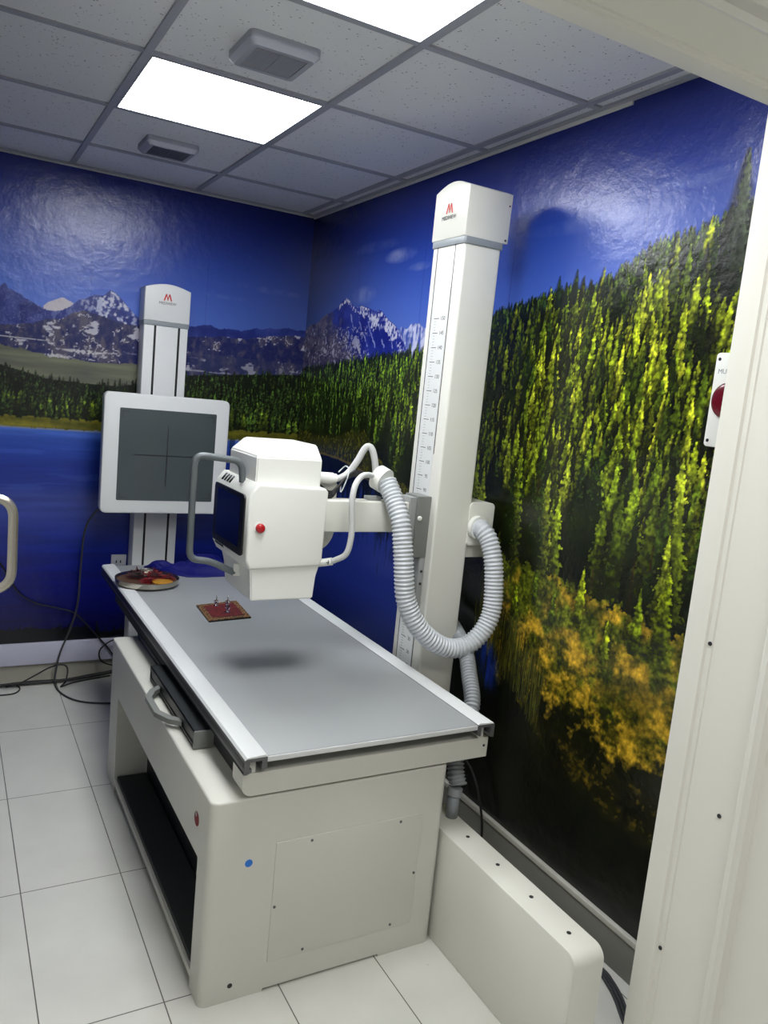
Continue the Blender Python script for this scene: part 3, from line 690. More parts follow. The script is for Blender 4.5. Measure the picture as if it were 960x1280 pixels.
# image tray pulled out on the left under the rail
tr_ = boxes('detector_tray', [(-1.150, -1.02, -2.150, -1.595, .582, .586), (-1.150, -1.02, -2.150, -1.595, .628, .632), (-1.150, -1.148, -2.150, -1.595, .613, .632), (-1.150, -1.148, -2.150, -1.595, .582, .592), (-1.150, -1.02, -1.599, -1.595, .582, .632)], M['darkalu'], TB)
box('tray_end', (-1.152, -1.02, -2.154, -2.150, .580, .634), M['bracket'], tr_, bevel=.0008)
box('tray_slot', (-1.147, -1.03, -2.149, -1.60, .587, .627), M['black'], tr_, bevel=0)
boxes('tray_slider', [(-1.095, -1.02, -1.59, -1.14, .578, .600)], M['darkalu'], TB, bevel=.001)
bm = bmesh.new()
op = [(-1.150, -1.715), (-1.185, -1.745), (-1.212, -1.80), (-1.212, -1.93), (-1.185, -1.99), (-1.150, -2.02)]
ip = [(-1.150, -1.745), (-1.172, -1.765), (-1.192, -1.81), (-1.192, -1.92), (-1.172, -1.965), (-1.150, -1.99)]
A = [[bm.verts.new((p[0], p[1], z)) for p in q] for q in (op, ip) for z in (.592, .608)]
for i in range(5):
    o0, o1, i0, i1 = A[0], A[1], A[2], A[3]
    bm.faces.new((o0[i], o0[i+1], o1[i+1], o1[i])); bm.faces.new((i0[i], i0[i+1], i1[i+1], i1[i]))
    bm.faces.new((o1[i], o1[i+1], i1[i+1], i1[i])); bm.faces.new((o0[i], o0[i+1], i0[i+1], i0[i]))
for i in (0, 5): bm.faces.new((A[0][i], A[1][i], A[3][i], A[2][i]))
bmesh.ops.recalc_face_normals(bm, faces=bm.faces)
bmesh.ops.bevel(bm, geom=bm.edges[:], offset=.001, segments=1, affect='EDGES')
wn(link('tray_handle', bm_mesh(bm, False), M['bracket'], tr_), 30)

# ------------------------------------------------------------------ tube column on the right
def logo(parent, c, right, up, n, k):
    """red peaked emblem above the maker's word"""
    R_, U_, N_ = Vector(right), Vector(up), Vector(n)
    bm = bmesh.new()
    def bar(p, q, w):
        a, b = Vector(c)+R_*p[0]*k+U_*p[1]*k+N_*.0012, Vector(c)+R_*q[0]*k+U_*q[1]*k+N_*.0012
        s = R_*w*k*.5
        vs = [bm.verts.new(v) for v in (a-s, a+s, b+s, b-s)]; bm.faces.new(vs)
    bar((-.012, -.010), (-.005, .012), .0045); bar((-.0055, .012), (.001, -.008), .003)
    bar((.012, -.010), (.005, .012), .0045); bar((.0055, .012), (-.001, -.008), .003)
    link('emblem', bm_mesh(bm, False), M['inkred'], parent)
    text('maker_word', 'MEDIVIEW', .0125*k, Vector(c)-U_*.019*k+N_*.0012, right, up, M['ink'], parent, .0002)
COL = thing('x_ray_tube_column', 'tall white x-ray tube column with height scale by the forest mural', 'column', (-.22, -1.89, 0))
def colprism(name, x0, x1, y0, y1, r, z0, z1, m, parent):
    return prism(name, rrect(x0, x1, y0, y1, r), 'z', z0, z1, m, parent, bevel=.001)
post = colprism('post', -.300, -.152, -1.987, -1.790, .008, 0, 2.158, M['enamel2'], COL)
boxes('guide_groove', [(-.3008, -.298, -1.825, -1.8215, .36, 2.155)], M['darkalu'], post)
boxes('guide_groove', [(-.3008, -.298, -1.935, -1.9315, 1.45, 2.155), (-.3008, -.298, -1.935, -1.9315, .36, .86)], M['darkalu'], post)
ticks = []
sc_ = box('scale_strip', (-.3012, -.2995, -1.929, -1.827, .62, 2.02), M['white'], post, bevel=0)
bm = bmesh.new()
nums = []
z = 1.914
for i in range(0, 26):
    v = 150-5*i; zz = 1.914-.0497*i
    if zz < .66: break
    add_box(bm, -.3018, -.3012, -1.878, -1.846, zz-.0011, zz+.0011)
    for k in range(1, 5):
        add_box(bm, -.3018, -.3012, -1.861, -1.850, zz-.00994*k-.0004, zz-.00994*k+.0004)
    nums.append((v, zz))
link('scale_marks', bm_mesh(bm, False), M['ink'], sc_)
ms = []
for v, zz in nums:
    o = text('n', str(v), .019, (-.3013, -1.902, zz), (0, -1, 0), (0, 0, 1), M['ink'], None, .0002)
    me = o.data.copy(); me.transform(Matrix.Translation(o.location)); ms.append(me); bpy.data.objects.remove(o)
j = join_meshes(ms); link('scale_numbers', j, M['ink'], sc_)
colprism('grey_band', -.304, -.146, -1.991, -1.786, .009, 2.155, 2.178, M['bandgrey'], COL)
arc = [(-1.991, 2.178), (-1.991, 2.338)]
for k in range(0, 13):
    t = k/12; arc.append((-1.991+.207*t, 2.338+.026*math.sin(math.pi*t)*1.0+.0*t))
arc += [(-1.784, 2.178)]
cap = prism('cap', arc, 'x', -.306, -.130, M['enamel2'], COL, bevel=.004)
logo(cap, (-.3062, -1.883, 2.276), (0, -1, 0), (0, 0, 1), (-1, 0, 0), 1.5)
disc('screw', (-.139, -1.991, 2.30), 'y', .003, -.001, M['darkred'], cap, 10)
disc('screw', (-.142, -1.991, 2.188), 'y', .004, -.001, M['darkalu'], cap, 10)
# carriage around the column, its bracket and the arm
br = box('carriage_bracket', (-.353, -.300, -1.952, -1.86, 1.085, 1.302), M['bracket'], COL, bevel=.002)
box('bracket_side', (-.378, -.353, -1.940, -1.865, 1.10, 1.296), M['bracket2'], br, bevel=.0008)
disc('screw', (-.342, -1.952, 1.225), 'y', .0085, -.006, M['head'], br, 16, dome=.5)
lo = box('carriage_lower_cover', (-.322, -.301, -1.950, -1.87, .90, 1.085), M['bracket2'], COL, bevel=.002)
for zz in (.99, 1.035): disc('bolt', (-.311, -1.950, zz), 'y', .005, -.002, M['darkalu'], lo, 10)
blk = prism('carriage_block', rrect(-.160, -.052, 1.135, 1.290, .016), 'y', -1.992, -1.80, M['enamel2'], COL, bevel=.003)
box('carriage_block_foot', (-.150, -.058, -1.97, -1.81, 1.088, 1.135), M['enamel2'], blk, bevel=.002)
arm = box('arm', (-.700, -.376, -1.932, -1.862, 1.172, 1.277), M['enamel2'], COL, bevel=.004)
# swivel plate behind the head
pl = [( -.74, 1.325), (-.615, 1.325), (-.609, 1.318), (-.609, 1.18)]
for k in range(0, 9):
    t = math.radians(0-90*k/8); pl.append((-.69+.085*math.cos(t), 1.165+.085*math.sin(t)))
pl += [(-.74, 1.08)]
prism('swivel_plate', pl, 'y', -1.83, -1.80, M['enamel2'], COL, bevel=.002)

# ------------------------------------------------------------------ tube head on the arm
HD = thing('x_ray_tube_head', 'white boxy x-ray tube head with side display and red button, over the table', 'x-ray machine', (-.855, -1.84, 1.2))
x0, x1, y0, y1 = -.985, -.722, -2.005, -1.655
prof = [(x0+.002, 1.300), (x0+.028, 1.334), (x1-.010, 1.326), (x1, 1.316), (x1-.003, 1.098), (x1-.010, 1.076), (x0+.018, 1.068), (x0+.004, 1.096)]
hb = prism('housing', prof, 'y', y0, y1, M['head'], HD, bevel=.008, seg=4)
# upper housing with bevelled lid
bm = bmesh.new()
lo_ = [(-.952, -1.962), (-.734, -1.962), (-.734, -1.700), (-.952, -1.700)]
hi_ = [(-.918, -1.915), (-.736, -1.915), (-.745, -1.735), (-.918, -1.735)]
r0 = [bm.verts.new((*p, 1.322)) for p in lo_]; r1 = [bm.verts.new((*p, 1.412)) for p in lo_]; r2 = [bm.verts.new((*p, 1.455)) for p in hi_]
for a, b in ((r0, r1), (r1, r2)):
    for k in range(4): bm.faces.new((a[k], a[(k+1) % 4], b[(k+1) % 4], b[k]))
bm.faces.new(r2); bm.faces.new(r0[::-1])
bmesh.ops.recalc_face_normals(bm, faces=bm.faces)
bmesh.ops.bevel(bm, geom=bm.edges[:], offset=.004, segments=3, affect='EDGES')
wn(link('tube_cover', bm_mesh(bm), M['head'], HD), 20)
# collimator
bm = bmesh.new()
secs = [((-.966, -.728, -1.998, -1.70), 1.085), ((-.958, -.738, -1.994, -1.72), 1.040), ((-.952, -.743, -1.994, -1.735), .966)]
rg = []
for (a, b, c, d_), z in secs: rg.append([bm.verts.new((p[0], p[1], z)) for p in ((a, c), (b, c), (b, d_), (a, d_))])
for a, b in zip(rg, rg[1:]):
    for k in range(4): bm.faces.new((a[k], a[(k+1) % 4], b[(k+1) % 4], b[k]))
bm.faces.new(rg[-1]); bm.faces.new(rg[0][::-1])
bmesh.ops.recalc_face_normals(bm, faces=bm.faces)
bmesh.ops.bevel(bm, geom=[e for e in bm.edges if min(v.co.z for v in e.verts) < 1.08], offset=.004, segments=3, affect='EDGES')
cm = wn(link('collimator', bm_mesh(bm), M['head'], HD), 20)
box('collimator_window', (-.93, -.765, -1.975, -1.75, .9645, .967), M['screen'], cm, bevel=0)
# display on the left face
dsp = prism('display', rrect(-1.978, -1.676, 1.104, 1.296, .016), 'x', -.9895, -.984, M['black'], HD, bevel=.001)
box('display_glass', (-.9902, -.9893, -1.945, -1.715, 1.128, 1.282), M['screen'], dsp, bevel=0)
# slots on the bevel above the display
for k in range(4):
    y = -1.712-.026*k
    bm = bmesh.new()
    p0, p1 = Vector((x0+.0075, y, 1.3075)), Vector((x0+.0235, y, 1.3285))
    nrm = Vector((-.79, 0, .61))
    path = [p0-nrm*.0015, p1-nrm*.0015]
    link('vent_slot', tube_mesh(path, .0062, 10), M['darkalu'], hb)
    bm.free()
for k in range(5):
    y = -1.70-.018*k
    link('vent_slot', tube_mesh([Vector((x0+.003, y, 1.098)), Vector((x0+.014, y, 1.087))], .0045, 8), M['darkalu'], hb)
rb = disc('stop_button', (-.944, -2.0045, 1.199), 'y', .0145, -.016, M['red'], HD, 28, dome=.45)
disc('button_collar', (-.944, -2.0045, 1.199), 'y', .018, -.003, M['head'], rb, 28)
tube('handle', rounded_path([(-.966, -1.88, 1.322), (-.972, -1.88, 1.388), (-1.122, -1.88, 1.402), (-1.120, -1.88, 1.075), (-1.055, -1.88, 1.070), (-.972, -1.88, 1.030)], .034), .0108, M['handle'], HD, 14, straight=True)
box('handle_foot', (-.978, -.950, -1.890, -1.870, 1.020, 1.060), M['head'], HD, bevel=.003)
# plugs on the right of the head
pg = tube('cable_plug', [(-.735, -1.85, 1.345), (-.675, -1.85, 1.342), (-.640, -1.85, 1.341)], .0195, M['head'], HD, 20, step=.01)
tube('plug_ring', [(-.655, -1.85, 1.3415), (-.628, -1.85, 1.3408)], .0165, M['head'], pg, 20)
cp = tube('cable_plug', [(-.73, -1.945, 1.070), (-.690, -1.955, 1.076), (-.672, -1.968, 1.082)], .013, M['head'], HD, 16)
text('plus_mark', '+', .030, (-.688, -1.9735, 1.078), (1, 0, 0), (0, 0, 1), M['ink'], cp, .0006)

# ------------------------------------------------------------------ hoses and cables at the arm
def tg(o, *a): return tag(o, *a)
h1 = thing('corrugated_hose', 'thick white corrugated hose looping from the arm across the tube column', 'hose', (-.3, -2.05, 1.0))
hp = [(-.472, -1.925, 1.345), (-.462, -1.96, 1.300), (-.452, -2.01, 1.225), (-.444, -2.035, 1.12), (-.437, -2.045, 1.04), (-.424, -2.05, .965), (-.384, -2.062, .885), (-.318, -2.075, .822), (-.247, -2.082, .792), (-.180, -2.09, .800), (-.127, -2.10, .850), (-.097, -2.10, .920), (-.092, -2.09, 1.010), (-.097, -2.075, 1.10), (-.106, -2.050, 1.165), (-.120, -2.022, 1.198), (-.128, -1.995, 1.203)]
path = spline(hp, .0016)
wn(link('hose_body', tube_mesh(path, .0325, 32, .0024, .0136), M['hose'], h1), 70)
tube('collar', [(-.490, -1.890, 1.358), (-.474, -1.921, 1.346)], .043, M['head'], h1, 28)
tube('collar', [(-.124, -2.010, 1.203), (-.126, -1.992, 1.203)], .041, M['head'], h1, 28)
boxes('hose_clip', [(-.525, -.475, -1.905, -1.87, 1.277, 1.290)], M['bracket2'], h1, bevel=.002)
h2 = tag(wn(link('corrugated_hose', tube_mesh(spline([(-.369, -2.385, .455), (-.367, -2.36, .49), (-.348, -2.325, .54), (-.290, -2.285, .60), (-.250, -2.25, .66), (-.212, -2.17, .715), (-.165, -2.06, .775), (-.105, -1.86, .82), (-.09, -1.66, .87), (-.09, -1.58, .98), (-.09, -1.56, 1.12)], .0016), .0255, 28, .0026, .0125), M['hosedark'], None), 70),
         'grey corrugated hose rising behind the table corner to the column', 'hose')
pp = thing('cable_pipe', 'short grey upright pipe on the column base cover beside the table', 'pipe', (-.385, -2.385, .357))
link('pipe_body', tube_mesh([Vector((-.385, -2.388, .357)), Vector((-.385, -2.388, .43))], .019, 24), M['bandgrey'], pp)
wn(link('pipe_collar', tube_mesh([Vector((-.385, -2.388, .428)), Vector((-.381, -2.386, .452))], .0235, 24), M['hosedark'], pp), 50)
tag(tube('sleeved_cable', [(-.632, -1.85, 1.341), (-.612, -1.85, 1.343), (-.585, -1.855, 1.362), (-.560, -1.865, 1.405), (-.541, -1.872, 1.447), (-.528, -1.878, 1.459), (-.516, -1.884, 1.447), (-.504, -1.888, 1.408), (-.494, -1.885, 1.362)], .0115, M['sleeve'], None, 14),
    'pale sleeved cable arching in a peak above the arm', 'cable', 'sleeved cables between tube head and hose')
tag(tube('sleeved_cable', [(-.668, -1.968, 1.083), (-.640, -2.0, 1.112), (-.632, -2.01, 1.165), (-.634, -2.01, 1.22), (-.640, -2.01, 1.285), (-.630, -2.0, 1.335), (-.600, -1.975, 1.362), (-.56, -1.94, 1.368), (-.498, -1.895, 1.360)], .0098, M['sleeve'], None, 14),
    'pale sleeved cable curving down in front of the arm to the head', 'cable', 'sleeved cables between tube head and hose')
for k in range(4):
    a = .008*k
    tag(tube('black_cable', [(-.715, -1.88-a, 1.335-.012*k), (-.66, -1.872-a*.5, 1.298-.006*k), (-.63, -1.868, 1.312-a*.4), (-.598, -1.865+a*.5, 1.345-a*.4), (-.56, -1.872, 1.372-a*.6), (-.50, -1.885, 1.352-a*.5)], .0045, M['cable'], None, 8),
        'thin black cable bundled below the white plug at the head', 'cable', 'black cables beside the tube head')
tag(tube('cable_tie', [(-.612, -1.835, 1.362), (-.600, -1.832, 1.372), (-.590, -1.84, 1.384), (-.586, -1.86, 1.375), (-.60, -1.88, 1.345), (-.618, -1.88, 1.30), (-.612, -1.86, 1.318)], .0022, M['hose'], None, 6), 'thin white cable tie round the cables by the head', 'cable tie')

# ------------------------------------------------------------------ column base cover on the floor
CB = thing('column_base_cover', 'long low cream metal box along the floor beside the table', 'cover', (-.41, -2.2, 0))
bm = bmesh.new()
pts = rrect(-3.035, -1.05, 0, .357, .03)
pts = [p for p in pts]
cvr = prism('cover_box', [(-3.035, 0)]+[p for p in rrect(-3.035, -1.05, -.1, .357, .034) if p[1] > 0]+[(-1.05, 0)][:0], 'x', -.4595, -.362, M['enamel2'], CB, bevel=.003) if False else None
bm.free()
ol = [(-1.05, 0.), (-1.05, .357)]+[(-3.035+.034-.034*math.sin(math.radians(a)), .357-.034+.034*math.cos(math.radians(a))) for a in range(0, 91, 10)]+[(-3.035, 0.)]
cvr = prism('cover_box', ol, 'x', -.4595, -.362, M['enamel2'], CB, bevel=.003)
for x, y in ((-.403, -2.504), (-.404, -2.653), (-.407, -2.805), (-.410, -2.955)):
    disc('screw', (x, y, .3568), 'z', .006, .0012, M['darkalu'], cvr, 14)

# ------------------------------------------------------------------ chest stand against the back wall
ST = thing('chest_stand', 'upright x-ray chest stand with square detector against the back wall', 'x-ray machine', (-.81, -.12, 0))
sp_ = box('post', (-.921, -.700, -.120, -.012, 0, 1.872), M['white'], ST, bevel=.004)
for x in (-.866, -.746): box('guide_groove', (x-.0055, x+.0055, -.1215, -.119, .02, 1.87), M['black'], sp_, bevel=0)
box('grey_band', (-.924, -.697, -.123, -.010, 1.870, 1.892), M['bandgrey'], ST, bevel=.002)
arc = [(-.925, 1.892), (-.925, 2.052)]+[(-.925+.229*k/14, 2.055+.024*math.sin(math.pi*(k/14))) for k in range(15)]+[(-.696, 1.892)]
scap = prism('cap', arc, 'y', -.126, -.008, M['white'], ST, bevel=.005, seg=3)
logo(scap, (-.812, -.1262, 2.012), (1, 0, 0), (0, 0, 1), (0, -1, 0), 1.5)
box('mount_block', (-.90, -.72, -.225, -.121, 1.10, 1.36), M['bracket2'], ST, bevel=.003)
dt = prism('detector_panel', rrect(-1.120, -.502, .937, 1.527, .028), 'y', -.280, -.222, M['white'], ST, bevel=.006, seg=3)
dpl = prism('detector_glass', rrect(-1.047, -.569, 1.002, 1.455, .006), 'y', -.2815, -.2795, M['detplate'], dt, bevel=0)
boxes('crosshair', [(-.811-.0018, -.811+.0018, -.2824, -.2814, 1.076, 1.378), (-.973, -.650, -.2824, -.2814, 1.2283, 1.2317)], M['detline'], dpl)
for sx in (0, 1):
    for sz in (0, 1):
        cx = -1.033 if sx == 0 else -.583; cz = 1.018 if sz == 0 else 1.439
        ex = cx+(.032 if sx == 0 else -.032); ez = cz+(.032 if sz == 0 else -.032)
        boxes('corner_mark', [(min(cx, ex), max(cx, ex), -.2824, -.2814, cz-.0014, cz+.0014), (cx-.0014, cx+.0014, -.2824, -.2814, min(cz, ez), max(cz, ez))], M['detline'], dpl)

# ------------------------------------------------------------------ small things
sk = thing('wall_socket', 'pale wall socket on the blue back wall beside the chest stand', 'socket', (-.965, 0, .63))
box('socket_plate', (-1.005, -.928, -.012, 0, .59, .665), M['socket'], sk, bevel=.003)
boxes('socket_slots', [(-.982, -.976, -.0125, -.0115, .62, .635), (-.960, -.954, -.0125, -.0115, .62, .635)], M['gapshade'], sk)
cb = thing('call_button_box', 'white wall box with round dark red button by the door frame', 'switch', (0, -2.868, 1.706))
plt = prism('box_plate', rrect(-2.925, -2.812, 1.584, 1.829, .010), 'x', -.022, .0006, M['head'], cb, bevel=.003)
for y, z in ((-2.824, 1.812), (-2.824, 1.600), (-2.912, 1.812), (-2.912, 1.600)): disc('screw', (-.022, y, z), 'x', .0045, -.001, M['black'], plt, 12)
disc('red_button', (-.022, -2.868, 1.706), 'x', .046, -.014, M['darkred'], cb, 36, dome=.5)
text('box_text', 'MUSE', .018, (-.0224, -2.846, 1.780), (0, -1, 0), (0, 0, 1), M['bandgrey'], plt, .0003)

# round tin tray with red petals and a golden slice
TY = thing('round_tray', 'round metal tray of dark red flowers and a golden slice on table corner', 'tray', (-.988, -.755, .705))
cx, cy, zb = -.985, -.760, .7058
bm = bmesh.new(); n = 48
pr = [(0, 0), (.122, 0), (.134, .004), (.137, .012), (.139, .026), (.1365, .027), (.134, .012), (.130, .007), (0, .007)]
rings = []
for r, z in pr:
    if r == 0: rings.append([bm.verts.new((cx, cy, zb+z))])
    else: rings.append([bm.verts.new((cx+r*math.cos(2*math.pi*k/n), cy+r*math.sin(2*math.pi*k/n), zb+z)) for k in range(n)])
for a, b in zip(rings, rings[1:]):
    for k in range(n):
        q = list(dict.fromkeys([a[k % len(a)], a[(k+1) % len(a)], b[(k+1) % len(b)], b[k % len(b)]]))
        if len(q) > 2: bm.faces.new(q)
bmesh.ops.recalc_face_normals(bm, faces=bm.faces)
wn(link('tray_pan', bm_mesh(bm), M['tin'], TY), 40)
disc('tray_lining', (cx, cy, zb+.0072), 'z', .129, .009, M['brownleaf'], TY, 40)
def flower(name, c, r, m, layers=4, seed=0, h=.016, kids=TY):
    rr = random.Random(seed); bm = bmesh.new()
    for L in range(layers):
        k = 7-L; rad = r*(1-.22*L)
        for i in range(k):
            a = 2*math.pi*i/k+L*.5+rr.random()*.2
            pts = []
            for s in range(5):
                for t in range(4):
                    u, v = s/4, t/3-.5
                    rd = rad*u; w = rad*.62*math.sin(math.pi*min(1, .15+u*.8))*v
                    z = h*(.25*L)+h*(.3+.55*u*u)*(.35+.25*L)-abs(v)*.004
                    pts.append(bm.verts.new((c[0]+rd*math.cos(a)-w*math.sin(a), c[1]+rd*math.sin(a)+w*math.cos(a), c[2]+z)))
            for s in range(4):
                for t in range(3): bm.faces.new((pts[s*4+t], pts[s*4+t+1], pts[(s+1)*4+t+1], pts[(s+1)*4+t]))
    return link(name, bm_mesh(bm), m, kids)
zt_ = zb+.016
flower('flower', (cx-.035, cy+.045, zt_), .058, M['petal'], 5, 1, .026)
flower('flower', (cx+.040, cy+.040, zt_), .062, M['petal2'], 5, 2, .022)
flower('flower', (cx+.002, cy-.035, zt_), .052, M['petal2'], 4, 3, .012)
flower('flower', (cx+.095, cy+.000, zt_), .034, M['petal2'], 4, 5, .014)
gs = disc('golden_slice', (cx+.052, cy-.062, zt_), 'z', .046, .008, M['gold'], TY, 28, dome=.4)
for k in range(6):
    a = 2.3+.35*k
    flower('dried_leaf', (cx+.095*math.cos(a), cy+.085*math.sin(a), zt_-.002), .030, M['brownleaf'], 1, 20+k, .012)
tube('wire_ring', [(cx+.005+.028*math.cos(t*.6), cy+.03+.028*math.sin(t*.6), zt_+.034+.004*math.sin(t)) for t in range(11)], .0015, M['tin'], TY, 6, .01)

# little patterned rug mat with glass ornaments
MT = thing('patterned_mat', 'small dark red mat with gold patterned border on the grey tabletop', 'mat', (-.78, -1.23, .701))
quad = [(-.868, -1.140), (-.682, -1.100), (-.700, -1.338), (-.880, -1.362)]
def quadmesh(name, q, z0, z1, m, parent, grid=1, fn=None):
    bm = bmesh.new()
    a = [bm.verts.new((*p, z0)) for p in q]; b = [bm.verts.new((*p, z1)) for p in q]
    bm.faces.new(a); bm.faces.new(b[::-1])
    for k in range(4): bm.faces.new((a[k], a[(k+1) % 4], b[(k+1) % 4], b[k]))
    bmesh.ops.recalc_face_normals(bm, faces=bm.faces)
    return link(name, bm_mesh(bm, False), m, parent)
qc = np.mean(quad, 0)
def shr(f): return [tuple(qc+(np.array(p)-qc)*f) for p in quad]
def checker(name, c1, c2, s):
    m = mat(name, c1, .7); nt = m.node_tree; b = nt.nodes['Principled BSDF']
    tc = nt.nodes.new('ShaderNodeTexCoord'); v = nt.nodes.new('ShaderNodeTexVoronoi'); v.inputs['Scale'].default_value = s
    nt.links.new(tc.outputs['Object'], v.inputs['Vector'])
    r = nt.nodes.new('ShaderNodeValToRGB'); r.color_ramp.interpolation = 'CONSTANT'
    r.color_ramp.elements[0].color = (*lin(c2), 1); r.color_ramp.elements[1].position = .42; r.color_ramp.elements[1].color = (*lin(c1), 1)
    nt.links.new(v.outputs['Distance'], r.inputs['Fac']); nt.links.new(r.outputs['Color'], b.inputs['Base Color'])
    return m
quadmesh('mat_base', quad, .7003, .706, M['black'], MT)
quadmesh('mat_border', shr(.985), .706, .7075, checker('mat_border_pattern', (66, 40, 22), (160, 122, 70), 150), MT)
quadmesh('mat_centre', shr(.74), .7075, .7085, checker('mat_centre_pattern', (98, 6, 14), (62, 4, 10), 60), MT)
def ornament(x, y, lab, s=1.):
    t = thing('glass_ornament', lab, 'ornament', (x, y, .7085), 'glass ornaments on the patterned mat')
    z0 = .7086
    prof = [(0, 0), (.011, 0), (.011, .002), (.003, .004), (.003, .008), (.009, .012), (.010, .020), (.007, .022), (0, .014)]
    bm = bmesh.new(); n = 20; rings = []
    for r, z in prof:
        r *= s; z *= s
        rings.append([bm.verts.new((x, y, z0+z))] if r == 0 else [bm.verts.new((x+r*math.cos(2*math.pi*k/n), y+r*math.sin(2*math.pi*k/n), z0+z)) for k in range(n)])
    for a, b in zip(rings, rings[1:]):
        for k in range(n):
            q = list(dict.fromkeys([a[k % len(a)], a[(k+1) % len(a)], b[(k+1) % len(b)], b[k % len(b)]]))
            if len(q) > 2: bm.faces.new(q)
    bmesh.ops.recalc_face_normals(bm, faces=bm.faces)
    link('glass_cup', bm_mesh(bm), M['glass'], t)
    link('metal_stem', tube_mesh([Vector((x, y, z0+.012*s)), Vector((x+.001, y, z0+.043*s))], .0022, 8), M['tin'], t)
ornament(-.792, -1.165, 'small glass ornament with upright stem, back left on the red mat')
ornament(-.748, -1.178, 'small glass ornament with upright stem, back right on the red mat')
ornament(-.775, -1.265, 'small glass ornament nearest the front of the red mat', 1.1)

# folded blue cloth at the far end of the table
def cloth():
    bm = bmesh.new(); nx, ny = 40, 20
    rr = np.random.default_rng(2)
    for layer in range(1):
        g = [[None]*(ny+1) for _ in range(nx+1)]
        for i in range(nx+1):
            s = i/nx
            for j in range(ny+1):
                t = j/ny
                xx = -.925+.385*s
                yb = -.43-.02*math.sin(s*9); yf = np.interp(s, [0, .12, .35, .55, 1], [-.47, -.56, -.66, -.672, -.665])
                yy = yb+(yf-yb)*t
                e = min(1, min(t, 1-t)*5)*min(1, min(s, 1-s)*9+.05)
                hh = np.interp(s, [0, .06, .2, .45, .7, .9, 1], [.022, .036, .024, .030, .078, .066, .03])
                fold = .012*math.sin(s*10+t*6)+.009*math.sin(t*17-s*7)+.007*math.sin(s*31+t*9)
                prf = max(0, (1-t)**.6)
                z = .7015+max(0, (hh*prf+fold*e*.8))*max(.12, e**.5)+.006*e
                g[i][j] = bm.verts.new((xx+.01*math.sin(t*8), yy, z))
        for i in range(nx):
            for j in range(ny): bm.faces.new((g[i][j], g[i+1][j], g[i+1][j+1], g[i][j+1]))
        base_ = [g[i][0] for i in range(nx+1)]+[g[nx][j] for j in range(1, ny+1)]+[g[i][ny] for i in range(nx-1, -1, -1)]+[g[0][j] for j in range(ny-1, 0, -1)]
        low = [bm.verts.new((v.co.x, v.co.y, .7006)) for v in base_]
        L = len(base_)
        for k in range(L): bm.faces.new((base_[k], base_[(k+1) % L], low[(k+1) % L], low[k]))
        bm.faces.new(low)
    bmesh.ops.recalc_face_normals(bm, faces=bm.faces)
    return bm_mesh(bm)
tag(link('folded_cloth', cloth(), M['bluecloth']), 'crumpled dark blue cloth folded at the far end of the table', 'cloth')

# cables at the back wall and floor
tag(tube('cable', [(-1.085, -.23, .955), (-1.118, -.20, .935), (-1.142, -.12, .87), (-1.158, -.08, .78), (-1.163, -.06, .61), (-1.171, -.06, .42), (-1.201, -.06, .29), (-1.245, -.06, .165), (-1.263, -.07, .08), (-1.270, -.09, .02), (-1.264, -.185, .0055), (-1.222, -.303, .0055), (-1.150, -.375, .0055), (-1.03, -.418, .0055), (-.96, -.45, .0055)], .0048, M['cablegrey'], None, 8, .01),
    'dark grey cable hanging from the chest detector and curving across the floor', 'cable')
tag(tube('cable', [(-1.66, -.014, .80), (-1.535, -.014, .632), (-1.498, -.014, .566), (-1.441, -.014, .473), (-1.365, -.014, .419), (-1.269, -.014, .39), (-1.183, -.014, .36), (-1.117, -.016, .295), (-1.05, -.028, .215), (-.99, -.03, .14), (-.93, -.05, .03)], .004, M['cable'], None, 8, .01),
    'thin black cable sagging across the blue lake on the back wall', 'cable')
for k in range(3):
    tag(tube('floor_cable', [(-2.3, -.055-.014*k, .006+.002*k), (-1.8, -.05-.012*k, .008), (-1.521, -.045-.014*k, .007+.003*k), (-1.372, -.048-.012*k, .012), (-1.219, -.050-.014*k, .009+.004*k), (-1.099, -.040-.013*k, .018), (-.98, -.035-.010*k, .03), (-.935, -.04-.01*k, .05)], .006, M['cable'], None, 8, .012),
        'black cable lying in the bundle along the foot of the back wall', 'cable', 'black cables bundled along the back wall')
tag(tube('looped_cable', [(-1.7, -.17, .005), (-1.529, -.178, .005), (-1.462, -.168, .005), (-1.436, -.11, .006), (-1.467, -.085, .02), (-1.54, -.090, .02), (-1.7, -.10, .01)], .004, M['cable'], None, 8, .01),
    'black cable loop lying flat on the floor at the left edge', 'cable')
tag(tube('looped_cable', [(-1.50, -.12, .022), (-1.432, -.085, .024), (-1.358, -.07, .055), (-1.302, -.065, .083), (-1.250, -.065, .098), (-1.215, -.065, .088), (-1.208, -.075, .061), (-1.222, -.11, .02), (-1.250, -.16, .0145), (-1.20, -.13, .016), (-1.12, -.11, .02), (-1.0, -.10, .03)], .004, M['cable'], None, 8, .01),
    'black cable standing up in a loop before the skirting, beside the hanging grey one', 'cable')
tag(tube('looped_cable', [(-.93, -.04, .215), (-.998, -.045, .199), (-1.045, -.05, .162), (-1.050, -.05, .12), (-1.025, -.05, .085), (-.96, -.05, .06)], .004, M['cable'], None, 8, .01),
    'black cable curl against the pale trunking beside the table end', 'cable')
tag(tube('cable', [(-.10, -1.90, .36), (-.06, -1.96, .325), (-.045, -2.01, .295), (-.04, -2.055, .25), (-.038, -2.09, .19), (-.038, -2.12, .11), (-.045, -2.14, .01)], .0045, M['cable'], None, 8, .008),
    'thin black cable dropping behind the base cover by the dark mural', 'cable')
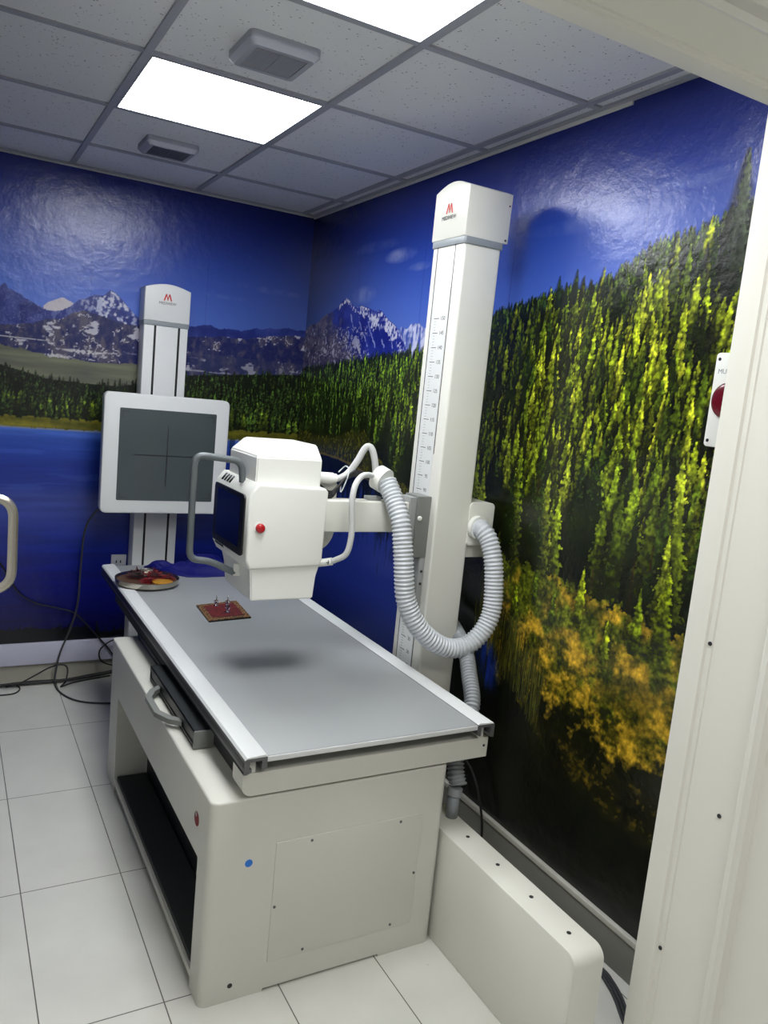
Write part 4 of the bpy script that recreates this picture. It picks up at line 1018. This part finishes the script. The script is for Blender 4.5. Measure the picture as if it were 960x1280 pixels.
for k in range(3):
    tag(tube('floor_cable', [(-.09-.012*k, -2.3, .006), (-.05-.011*k, -2.60, .006), (-.046-.011*k, -2.766, .006), (-.055-.011*k, -2.815, .006), (-.077-.012*k, -2.873, .006), (-.11-.012*k, -2.93, .006), (-.16-.012*k, -3.02, .006)], .005, M['cablegrey'], None, 8, .01),
        'dark cable on the floor between base cover and door frame', 'cable', 'floor cables by the door frame')

# ------------------------------------------------------------------ light
w = bpy.data.worlds.new('World'); scene.world = w; w.use_nodes = True
w.node_tree.nodes['Background'].inputs['Color'].default_value = (.95, .96, 1, 1)
w.node_tree.nodes['Background'].inputs['Strength'].default_value = .30
def area(loc, size, power, rot=(0, 0, 0), col=(1, .98, .94)):
    l = bpy.data.lights.new('corridor_lamp', 'AREA'); l.energy = power; l.size = size; l.color = col
    o = bpy.data.objects.new('corridor_lamp', l); C.objects.link(o); o.location = loc; o.rotation_euler = rot; return o
area((-1.0, -4.35, 2.70), .8, 27)

# ------------------------------------------------------------------ camera
f, yaw, pitch, roll = 983.208, .517796, -.146022, .0981476
cy_, sy_, cp_, sp__, cr_, sr_ = math.cos(yaw), math.sin(yaw), math.cos(pitch), math.sin(pitch), math.cos(roll), math.sin(roll)
F = Vector((sy_*cp_, cy_*cp_, sp__)); R0 = Vector((cy_, -sy_, 0)); U0 = R0.cross(F)
R1 = R0*cr_+U0*sr_; U1 = -R0*sr_+U0*cr_
cam = bpy.data.cameras.new('camera'); co = bpy.data.objects.new('camera', cam); C.objects.link(co)
co.matrix_world = Matrix(((R1.x, U1.x, -F.x, -1.78827), (R1.y, U1.y, -F.y, -4.23845), (R1.z, U1.z, -F.z, 1.63283), (0, 0, 0, 1)))
cam.sensor_fit = 'VERTICAL'; cam.sensor_height = 24; cam.lens = f/1280*24; cam.clip_start = .05
scene.camera = co
scene.view_settings.view_transform = 'Standard'; scene.view_settings.look = 'None'
scene.view_settings.exposure = 0
scene.cycles.max_bounces = 8; scene.cycles.use_denoising = True
